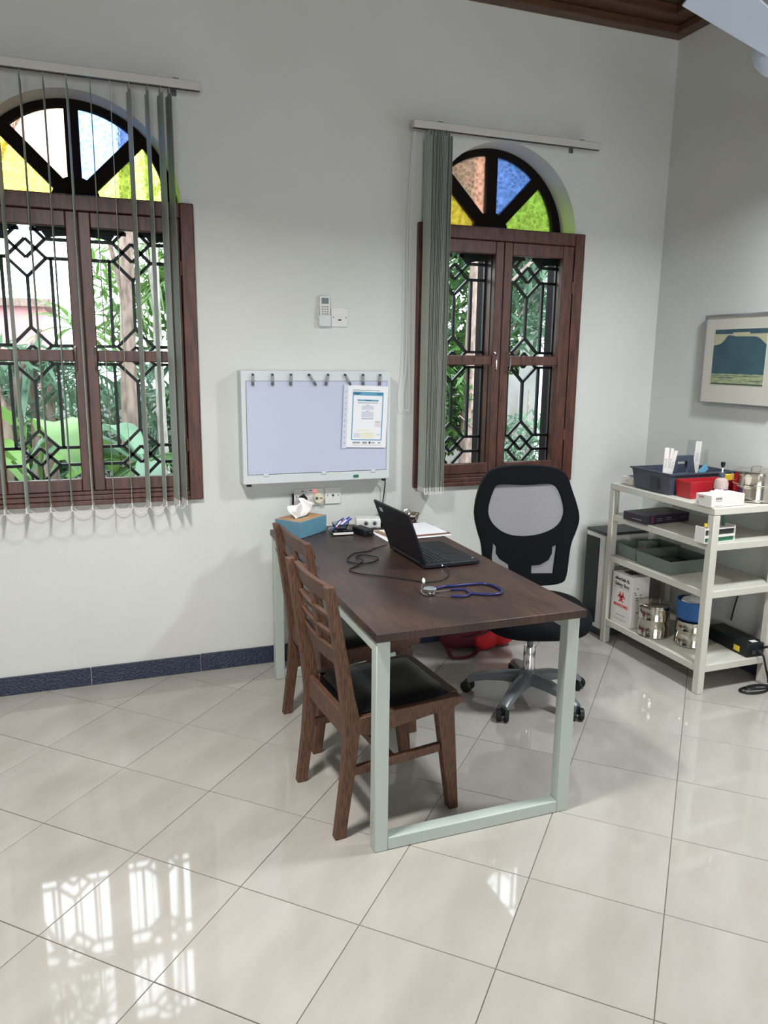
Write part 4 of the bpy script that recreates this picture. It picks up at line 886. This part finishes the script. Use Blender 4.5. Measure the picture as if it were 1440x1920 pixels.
# --- second shelf
z = Z[1]
DB = thing('dark_box', 'flat dark printed carton on the second shelf at its far end', 'box', (2.75, 3.2, z)); dm = T(2.606, 3.128, 0, math.radians(5))
MB().box(0, .30, 0, .165, z + .0005, z + .046, dm).build('carton', M['darkbox'], DB, bevel=.002)
MB().box(.035, .05, -.0008, 0, z + .003, z + .044, dm).build('magenta_band', M['purple'], DB)
MB().box(-.0008, 0, .03, .10, z + .018, z + .020, dm).box(.075, .11, -.0008, 0, z + .016, z + .018, dm).box(.075, .11, -.0008, 0, z + .026, z + .028, dm).box(.14, .175, -.0008, 0, z + .018, z + .020, dm).box(.14, .175, -.0008, 0, z + .028, z + .030, dm).box(.24, .27, -.0008, 0, z + .022, z + .024, dm).build('print_lines', M['printgrey'], DB)
TR = thing('tube_rack', 'white metal test tube rack on the second shelf behind the near post', 'rack', (2.70, 2.75, z)); rm = T(2.598, 2.712, 0, math.radians(3))
MB().box(0, .004, 0, .06, z, z + .075, rm).build('end_plate', M['boxwhite'], TR); MB().box(.186, .19, 0, .06, z, z + .075, rm).build('end_plate', M['boxwhite'], TR)
MB().box(.004, .186, 0, .06, z, z + .003, rm).build('deck', M['boxwhite'], TR)
MB().box(.004, .186, 0, .003, z + .024, z + .036, rm).build('deck', M['boxwhite'], TR)
MB().box(.004, .186, 0, .06, z + .062, z + .067, rm).build('deck', M['boxwhite'], TR)
MB().box(.004, .186, .006, .05, z + .003, z + .020, rm).build('inner_block', M['greencap'], TR)
MB().box(.004, .186, .006, .05, z + .040, z + .058, rm).build('inner_block', M['trayin'], TR)
for k, (a_, b_, key, lab) in enumerate(((.022, .02, 'sbottle', 'yellow-capped tube at left end of the tube rack'), (.038, .014, 'sbottle', 'yellow-capped tube second from left in the tube rack'), (.056, .03, 'greencap', 'green-capped tube in the tube rack left of the post'))):
    t_ = thing('specimen_tube', lab, 'tube', rm @ Vector((a_, b_, z + .01)), group='capped tubes in the rack')
    MB().cyl(rm @ Vector((a_, b_, z + .059)), rm @ Vector((a_, b_, z + .075)), .0055, n=12).build('tube', M['acrylic'], t_, smooth=True)
    MB().cyl(rm @ Vector((a_, b_, z + .075)), rm @ Vector((a_, b_, z + .090 + (.006 if key == 'greencap' else 0))), .0068, n=14).build('cap', M[key], t_, smooth=True)
mk_ = tag(MB().cyl(rm @ Vector((.15, .035, z + .068)), rm @ Vector((.145, .04, z + .128)), .005, n=12).build('marker_pen', M['greencap'], smooth=True), 'dark green marker standing upright on the tube rack', 'pen')
# --- third shelf
z = Z[2]
def tray3(label, x0, x1, y0_, y1_, r_, stuff_):
    m_ = T(x0, y0_, 0, r_); Tt = thing('plastic_tray', label, 'tray', (x0, y0_, z), group='grey-green trays on the third shelf')
    MB().tray(0, x1 - x0, 0, y1_ - y0_, z, z + .068, .004, .006, m_).build('tub', M['greygreen'], Tt, bevel=.0015)
    MB().box(.006, x1 - x0 - .006, .006, y1_ - y0_ - .006, z + .0045, z + .012, m_).build('lining', M['trayin'], Tt)
    return m_
m1 = tray3('grey-green tray with orange items at the far end of the third shelf', 2.668, 2.95, 3.262, 3.43, math.radians(-1), 1)
m2 = tray3('grey-green dark-lined tray nearer the front of the third shelf', 2.660, 2.93, 2.985, 3.235, math.radians(1), 0)
tag(MB().box(.03, .11, .02, .05, z + .013, z + .055, m1).build('orange_carton', mat('orange_card', (200, 86, 50), .5), bevel=.001), 'orange-red carton inside the far grey-green tray', 'box')
tag(MB().box(.11, .19, .06, .13, z + .013, z + .075, m1).build('clear_pouch', M['greygreen'], bevel=.002), 'clear greenish pouch inside the far grey-green tray', 'pouch')
tag(MB().box(.05, .16, .10, .2, z + .013, z + .040, m2).build('dark_pouch', M['trayin'], bevel=.003), 'dark pouch lying in the nearer grey-green tray', 'pouch')
# --- bottom shelf
z = Z[3]
SB = thing('safety_box', 'white cardboard sharps safety box with red biohazard mark on the bottom shelf', 'box', (2.70, 3.3, z))
bx0, bx1, by0, by1, bh = 2.638, 2.752, 3.232, 3.400, .285
MB().box(bx0, bx1, by0, by1, z, z + bh).build('carton', M['boxwhite'], SB, bevel=.002)
MB().box(bx0 + .03, bx1 - .03, by0 + .05, by1 - .05, z + bh, z + bh + .002).build('slot', M['printdark'], SB)
ym = (by0 + by1) / 2
def onleft(y_, z_): return Matrix.Translation((bx0 - .0006, y_, z + z_)) @ YZ(0)
text('lettering', 'eliverSafe 5L', .024, M['printdark'], SB, onleft(ym, .253), bold=.0006); text('lettering', 'Safety Box', .028, M['printdark'], SB, onleft(ym, .222), bold=.0005)
text('lettering', 'BIOHAZARD', .021, M['printred'], SB, onleft(ym, .106), bold=.0006)
for a_, b_, c_ in ((.02, .203, .002), (.045, .05, .004), (.02, .03, .002), (.04, .022, .002)): MB().box(bx0 - .001, bx0, by0 + a_, by1 - a_, z + b_, z + b_ + c_).build('fine_print', M['printgrey'], SB)
bio = MB(); cz_ = z + .155
def ring(cy, cz, r_, w_, a0, a1, n=18):
    for k in range(n):
        t0 = a0 + (a1 - a0) * k / n; t1 = a0 + (a1 - a0) * (k + 1) / n
        bio.prism([(cy + r_ * math.cos(t0), cz + r_ * math.sin(t0)), (cy + (r_ - w_) * math.cos(t0), cz + (r_ - w_) * math.sin(t0)), (cy + (r_ - w_) * math.cos(t1), cz + (r_ - w_) * math.sin(t1)), (cy + r_ * math.cos(t1), cz + r_ * math.sin(t1))], 'x', bx0 - .0012, bx0)
for k in range(3):
    a = PI / 2 + 2 * PI * k / 3; ring(ym + .0145 * math.cos(a), cz_ + .0145 * math.sin(a), .0185, .006, a + .55, a + 2 * PI - .55)
ring(ym, cz_, .017, .0035, 0, 2 * PI); ring(ym, cz_, .006, .0045, 0, 2 * PI, 10)
bio.build('biohazard_symbol', M['printred'], SB)
sp = MB(); rn = random.Random(3)
for k in range(9): a_, b_ = rn.uniform(bx0 + .015, bx1 - .03), z + rn.uniform(.08, .22); sp.box(a_, a_ + rn.uniform(.006, .018), by0 - .001, by0, b_, b_ + .004)
sp.build('side_print', M['printdark'], SB)
drum('steel dressing drum with latch beside the safety box on the bottom shelf', 2.706, 3.125, z, .079, .178)
drum('steel dressing drum carrying a blue bowl on the bottom shelf', 2.805, 2.955, z, .082, .150, False)
BB = thing('blue_bowl', 'deep blue fabric-covered bowl with white cloth on top of the steel drum', 'bowl', (2.805, 2.955, z + .135))
MB().lathe([(.066, .133), (.080, .145), (.084, .20), (.084, .235), (.080, .236), (.078, .20), (.06, .16)], (2.805, 2.955, z), 36).build('bowl', M['bluecloth'], BB, smooth=True)
blob(Matrix.Translation((2.812, 2.955, z + .17)), .066, .066, .042, e=2.2, seed=9, dent=.05).build('folded_cloth', M['paper'], BB, smooth=True)
UP = thing('ups_unit', 'long black power adapter box with yellow sticker on the bottom shelf', 'power unit', (2.97, 2.82, z)); um = T(2.925, 2.705, 0, math.radians(-3))
MB().box(0, .115, 0, .30, z + .001, z + .068, um).build('casing', M['plastic'], UP, bevel=.004)
MB().box(-.001, 0, .05, .09, z + .012, z + .040, um).build('yellow_sticker', M['yellow'], UP); MB().box(.045, .08, .02, .045, z + .068, z + .069, um).build('white_sticker', M['boxwhite'], UP)
for x_ in (.03, .07): MB().box(x_, x_ + .02, -.004, 0, z + .015, z + .035, um).build('socket', M['plastic2'], UP)
for lab, pts in (('black cable from the power unit looping down to the floor', [(2.975, 2.700, .18), (2.985, 2.665, .165), (3.0, 2.652, .10), (3.02, 2.645, .03), (3.0, 2.62, .008), (2.93, 2.60, .008), (2.86, 2.615, .008), (2.85, 2.655, .008), (2.92, 2.668, .008), (3.0, 2.64, .014), (3.06, 2.58, .008)]),
                 ('second black cable arching from the power unit over the shelf edge', [(3.01, 2.700, .18), (3.025, 2.67, .20), (3.045, 2.66, .15), (3.055, 2.65, .06), (3.05, 2.63, .012), (2.97, 2.615, .016), (2.88, 2.63, .016), (2.90, 2.66, .014), (2.98, 2.65, .018), (3.06, 2.60, .014)])):
    tag(MB().tube(smoothpath(pts, 6), .0055, 8).build('power_cable', M['cable'], smooth=True), lab, 'cable')
tag(MB().tube(smoothpath([(3.066, 2.9, .5), (3.068, 2.93, .40), (3.066, 2.95, .3), (3.066, 2.96, .235)], 6), .004, 8).build('wall_cable', M['cable'], smooth=True), 'black cable running down the wall behind the shelf unit', 'cable')

# ================================================================== CEILING FAN (edge of frame)
fh = Vector((2.325, 2.285, 2.60)); FN = thing('ceiling_fan', 'white ceiling fan, one blade and hub showing at the top right', 'fan', (fh.x, fh.y, ZC))
MB().lathe([(.02, -.045), (.055, -.035), (.085, -.005), (.10, .03), (.10, .075), (.06, .10), (.02, .105)], fh, 36).build('motor_hub', M['fan'], FN, smooth=True)
MB().cyl(fh + Vector((0, 0, .10)), (fh.x, fh.y, ZC - .05), .012, n=14).build('downrod', M['fan'], FN, smooth=True)
MB().lathe([(.05, -.06), (.06, -.02), (.06, 0)], (fh.x, fh.y, ZC), 24).build('ceiling_cup', M['fan'], FN, smooth=True)
b0 = math.atan2(-.36, -.933)
for k in range(2):
    m_ = Matrix.Translation(fh + Vector((0, 0, .0))) @ Matrix.Rotation(b0 + PI * k, 4, 'Z') @ Matrix.Rotation(math.radians(-4), 4, 'X')
    y0_ = -.012 if k == 0 else -.09
    bl = MB().prism([(.06, y0_), (.66, y0_ - .01), (.70, y0_ + .03), (.70, y0_ + .15), (.66, y0_ + .185), (.10, y0_ + .15)], 'z', -.003, .003, m_).build('blade', M['fan'], FN, bevel=.002)

# ================================================================== GARDEN
GY = -.25
g_ = MB().box(-9, 16, YB + .21, 18, GY - .2, GY).build('ground', M['soil']); g_['kind'] = 'structure'
def tree(label, name, x_, y_, h_, r_, bend, key, crown=None, bark='bark', nl=1500, ls=.09, cat='tree'):
    t_ = thing(name, label, cat, (x_, y_, GY), group=None)
    rn = random.Random(hash((round(x_ * 100), round(y_ * 100))) % 9999)
    pts = smoothpath([(x_, y_, GY), (x_ + bend * .3, y_, GY + h_ * .33), (x_ + bend * .4 + rn.uniform(-.05, .05), y_ + .05, GY + h_ * .66), (x_ + bend, y_, GY + h_)], 5)
    MB().tube(pts, [r_ * (1.25 - .7 * i / len(pts)) for i in range(len(pts))], 10).build('trunk', M[bark], t_, smooth=True)
    for k in range(3):
        p_ = pts[int(len(pts) * (.45 + .15 * k))]; a = rn.uniform(0, 6.28); q_ = p_ + Vector((math.cos(a) * .7, math.sin(a) * .4, .8))
        MB().tube(smoothpath([p_, (p_ + q_) / 2 + Vector((0, 0, .1)), q_], 4), [r_ * .45, r_ * .4, r_ * .38, r_ * .35, r_ * .3, r_ * .25, r_ * .22, r_ * .2, r_ * .15], 7).build('branch', M[bark], t_, smooth=True)
    b = MB()
    for (cx_, cy_, cz_, rx_, ry_, rz_) in (crown or []):
        for _ in range(nl):
            while True:
                u = Vector((rn.uniform(-1, 1), rn.uniform(-1, 1), rn.uniform(-1, 1)))
                if .25 < u.length < 1: break
            c_ = Vector((cx_ + u.x * rx_, cy_ + u.y * ry_, cz_ + u.z * rz_)); d = Vector((rn.uniform(-1, 1), rn.uniform(-1, 1), rn.uniform(-.9, .3))).normalized() * ls * rn.uniform(.6, 1.3)
            s_ = d.cross(Vector((rn.uniform(-.5, .5), rn.uniform(-.5, .5), 1))).normalized() * ls * .26
            b.add([c_ - d, c_ - d * .1 + s_, c_ + d, c_ - d * .1 - s_], [(0, 1, 2, 3)])
    if b.v: b.build('foliage', M[key], t_, kind='stuff')
    return t_
def blade_leaf(b, p, d, ln, wd, droop, fold=.25, n=6, upd=Vector((0, 0, 1))):
    p = Vector(p); d = Vector(d).normalized(); side = d.cross(upd); side = side.normalized() if side.length > 1e-3 else Vector((1, 0, 0)); vs = []; c = p.copy(); dd = d.copy()
    for i in range(n + 1):
        t = i / n; w_ = wd * (math.sin(PI * min(1, t * .93 + .07)) ** .7)
        nrm = side.cross(dd).normalized()
        vs += [c - side * w_ + nrm * w_ * fold, c, c + side * w_ + nrm * w_ * fold]
        dd = (dd + Vector((0, 0, -droop / n))).normalized(); c = c + dd * ln / n
    b.add(vs, [f for i in range(n) for f in ((i * 3, i * 3 + 1, i * 3 + 4, i * 3 + 3), (i * 3 + 1, i * 3 + 2, i * 3 + 5, i * 3 + 4))])
def broadplant(name, label, x_, y_, leaves, ln, wd, key, h0=.2, seed=1, cat='plant'):
    t_ = thing(name, label, cat, (x_, y_, GY)); rn = random.Random(seed)
    for k in range(leaves):
        a = 2 * PI * k / leaves + rn.uniform(-.4, .4); el = rn.uniform(.5, 1.5); base = Vector((x_, y_, GY + h0 * rn.uniform(.2, 1)))
        d = Vector((math.cos(a), math.sin(a), el)); st = base + d.normalized() * ln * .35
        b = MB(); b.tube([Vector((x_, y_, GY)), base, st], .012, 5); blade_leaf(b, st, d, ln * rn.uniform(.7, 1.15), wd * rn.uniform(.8, 1.2), rn.uniform(1.2, 2.4)); b.build('leaf', M[key], t_, smooth=True)
    return t_
def palm(name, label, x_, y_, z_, fronds, ln, key, seed=1, trunk=True, r_=.09, az=None):
    t_ = thing(name, label, 'palm', (x_, y_, GY)); rn = random.Random(seed)
    if trunk: MB().tube(smoothpath([(x_ + .1, y_, GY), (x_ - .03, y_, (z_ + GY) / 2), (x_, y_, z_)], 6), r_, 12).build('trunk', M['bark'], t_, smooth=True)
    for k in range(fronds):
        a = 2 * PI * k / fronds + rn.uniform(-.3, .3) if az is None else az[k]
        d = Vector((math.cos(a), math.sin(a), rn.uniform(.1, .9))); c = Vector((x_, y_, z_)); dd = d.normalized(); b = MB(); spine = [c.copy()]; n = 26
        for i in range(n):
            dd = (dd + Vector((0, 0, -1.7 / n))).normalized(); c = c + dd * ln / n; spine.append(c.copy())
            if i > 3:
                sd = dd.cross(Vector((0, 0, 1))).normalized()
                for s in (-1, 1):
                    tip = c + (sd * s * .8 + dd * .5 + Vector((0, 0, -.35))).normalized() * ln * .34 * math.sin(PI * i / n * .9 + .3)
                    wv = dd * .016; b.add([c - wv, c + wv, tip], [(0, 1, 2)])
        b.tube(spine, .01, 5); b.build('frond', M[key], t_)
    return t_
# seen through the left window
tree('pale grey trunk at the far left of the left window', 'garden_tree', -.60, 5.25, 4.2, .05, .03, 'leaf1', [(-.9, 6.2, 3.9, .8, .6, .5)], 'bark2', 700)
tree('brown leaning trunk low in the left pane of the left window', 'garden_tree', -.62, 6.0, 2.0, .09, -.15, 'leaf3', [(-.55, 6.4, 1.35, .5, .4, .3)], 'bark', 500, .08)
tree('tall pinkish forked trunk in the right pane of the left window', 'garden_tree', .22, 6.3, 4.5, .06, .12, 'leaf2', [(.5, 7.2, 2.15, .6, .6, .55)], 'bark', 900)
tree('second slim pale trunk right of the forked trunk', 'garden_tree', .52, 6.3, 4.5, .035, -.10, 'leaf2', [(.95, 7.0, 2.2, .5, .6, .6)], 'bark2', 900)
palm('garden_palm', 'palm with fronds arching across the right pane of the left window', 1.35, 6.9, 2.2, 11, 1.5, 'leaf2', 3)
palm('garden_palm', 'low palm with drooping fronds behind the left pane of the left window', -.35, 7.2, 1.45, 11, 1.2, 'leaf3', 5, r_=.06)
palm('garden_palm', 'dark low palm with fronds just outside the right pane', .62, 5.6, .8, 9, .85, 'leaf1', 8, r_=.05)
broadplant('banana_plant', 'banana plant with broad green leaves low outside the left pane', -.36, 5.5, 11, .85, .12, 'leaf2', 1.15, 2)
broadplant('banana_plant', 'broad-leaved plant at left edge outside the left window', -.95, 5.9, 8, .9, .13, 'leaf2', 1.0, 4)
broadplant('broadleaf_shrub', 'dark blue-green broadleaf shrub low outside the right pane', .34, 5.4, 11, .75, .11, 'leaf3', 1.1, 6)
broadplant('broadleaf_shrub', 'light green broadleaf shrub behind the dark shrub', .50, 6.2, 10, .85, .12, 'leaf2', .6, 7)
broadplant('broadleaf_shrub', 'yellow-green broadleaf shrub in the middle of the left window', -.02, 6.0, 9, .85, .12, 'leaf2', .6, 9)
def straps(name, label, x_, y_, z_, n_, ln, wd, key, seed):
    t_ = thing(name, label, 'plant', (x_, y_, GY)); rn = random.Random(seed)
    MB().tube([(x_, y_, GY), (x_ + .03, y_, z_)], .03, 8).build('stem', M['bark'], t_, smooth=True)
    for k in range(n_):
        a = 2 * PI * k / n_ * 2.4; el = rn.uniform(-.1, 1.4); b = MB(); blade_leaf(b, (x_ + .03, y_, z_), (math.cos(a), math.sin(a), el), ln * rn.uniform(.8, 1.1), wd, rn.uniform(.6, 1.8), .3, 5); b.build('leaf', M[key], t_)
straps('strap_leaf_plant', 'pale strap-leaved plant at mid height outside the left pane', -.45, 6.4, 1.45, 18, .55, .028, 'leaf3', 1)
straps('strap_leaf_plant', 'green strap-leaved plant close to the centre post outside the left window', -.12, 6.9, 1.75, 18, .55, .026, 'leaf2', 2)
straps('strap_leaf_plant', 'strap-leaved plant right of the forked trunk', .62, 6.7, 1.5, 16, .5, .03, 'leaf3', 3)
# hedge of dense shrubs and garden wall behind
for i, (x_, y_, h_) in enumerate(((-2.2, 8.4, 1.5), (-1.0, 8.6, 1.5), (.2, 8.5, 1.7), (1.4, 8.4, 1.9), (2.6, 8.6, 2.0))):
    tree(['leftmost', 'second from left', 'middle', 'second from right', 'rightmost'][i] + ' dense green shrub of the row in front of the garden wall', 'garden_shrub', x_, y_, h_ * .8, .04, 0, 'leaf1' if i % 2 else 'leaf3', [(x_, y_, GY + h_ * .55, .8, .5, h_ * .55)], nl=1700, ls=.11, cat='shrub')
tag(MB().box(-8, 2.9, 9.6, 9.8, GY, 1.15).build('garden_wall', M['greywall']), 'grey plastered boundary wall behind the garden shrubs', 'wall')
HS = thing('neighbour_house', 'pink neighbouring house beyond the garden, left window', 'house', (-2.8, 11.5, GY)); MB().box(-5.5, -.55, 11.2, 14, GY, 2.15).build('wall', M['pinkwall'], HS); MB().box(-5.7, -.45, 11.1, 14.1, 2.15, 2.25).build('roof', M['bark'], HS)
for i, (cx_, cy_, h_, rx_, key) in enumerate(((1.9, 8.8, 3.3, 1.1, 'leaf1'), (3.2, 10.4, 4.6, 1.5, 'leaf3'), (5.6, 10.2, 5.2, 1.6, 'leaf1'), (7.4, 9.4, 4.4, 1.5, 'leaf3'), (-5.0, 9.2, 3.6, 1.3, 'leaf1'))):
    tree(('broad green tree beyond the palms seen at the right of the left window', 'tall bluish-green tree far back between the windows', 'tall dark tree far back in the right window', 'bluish-green tree far back behind the white garden wall', 'green tree far left beyond the garden')[i], 'background_tree', cx_, cy_, h_ * .7, .1, .1, key, [(cx_, cy_, GY + h_ * .62, rx_, .7, h_ * .42), (cx_, cy_ - .2, GY + h_ * .25, rx_ * .9, .5, h_ * .25)], nl=2600, ls=.15)
# seen through the right window
tag(MB().box(4.03, 4.62, 6.55, 6.9, GY, 3.6).build('white_pillar', M['wallout']), 'white rendered pillar standing outside the right window', 'pillar')
tag(MB().box(4.62, 9.5, 6.6, 6.85, GY, 2.9).build('white_wall', M['wallout']), 'white garden wall running right from the pillar', 'wall')
tag(MB().box(3.0, 5.6, 9.3, 9.5, GY, 1.35).build('low_wall', M['greywall']), 'low pale wall behind the trees in the right window', 'wall')
tree('pale trunk with small leaves in the left pane of the right window', 'garden_tree', 3.05, 6.1, 4.2, .06, .06, 'leaf1', [(3.1, 6.6, 2.6, .6, .5, 1.1), (2.95, 6.3, 1.2, .35, .3, .5)], 'bark', 1500, .075)
tree('tall spreading tree added close behind the right window fanlight to dim it', 'garden_tree', 3.90, 7.25, 3.2, .06, .0, 'leaf1', [(3.6, 7.2, 3.35, 1.15, .45, .95)], 'bark', 5200, .10)  # dense crown added to block sky behind the stained glass
tree('dense dark green tree in the right pane of the right window', 'garden_tree', 3.36, 6.25, 3.6, .05, .05, 'leaf3', [(3.75, 6.4, 2.7, .75, .5, 1.1)], 'bark', 3000, .085)
tree('tall leafy tree filling the top of the right window', 'garden_tree', 4.1, 8.0, 5.0, .09, .1, 'leaf1', [(3.9, 7.9, 4.0, 1.5, .8, 1.2), (4.6, 7.6, 3.1, .5, .5, .9)], 'bark', 1500, .12)
broadplant('flowering_shrub', 'low shrub outside the right window beside the pillar', 3.15, 5.2, 12, .5, .06, 'leaf3', .55, 12)
tree('small-leaved bush at the foot of the white pillar', 'garden_shrub', 3.62, 6.0, .9, .03, 0, 'leaf3', [(3.62, 6.0, .75, .45, .35, .35)], nl=900, ls=.06, cat='shrub')
print('tiles', nt_)
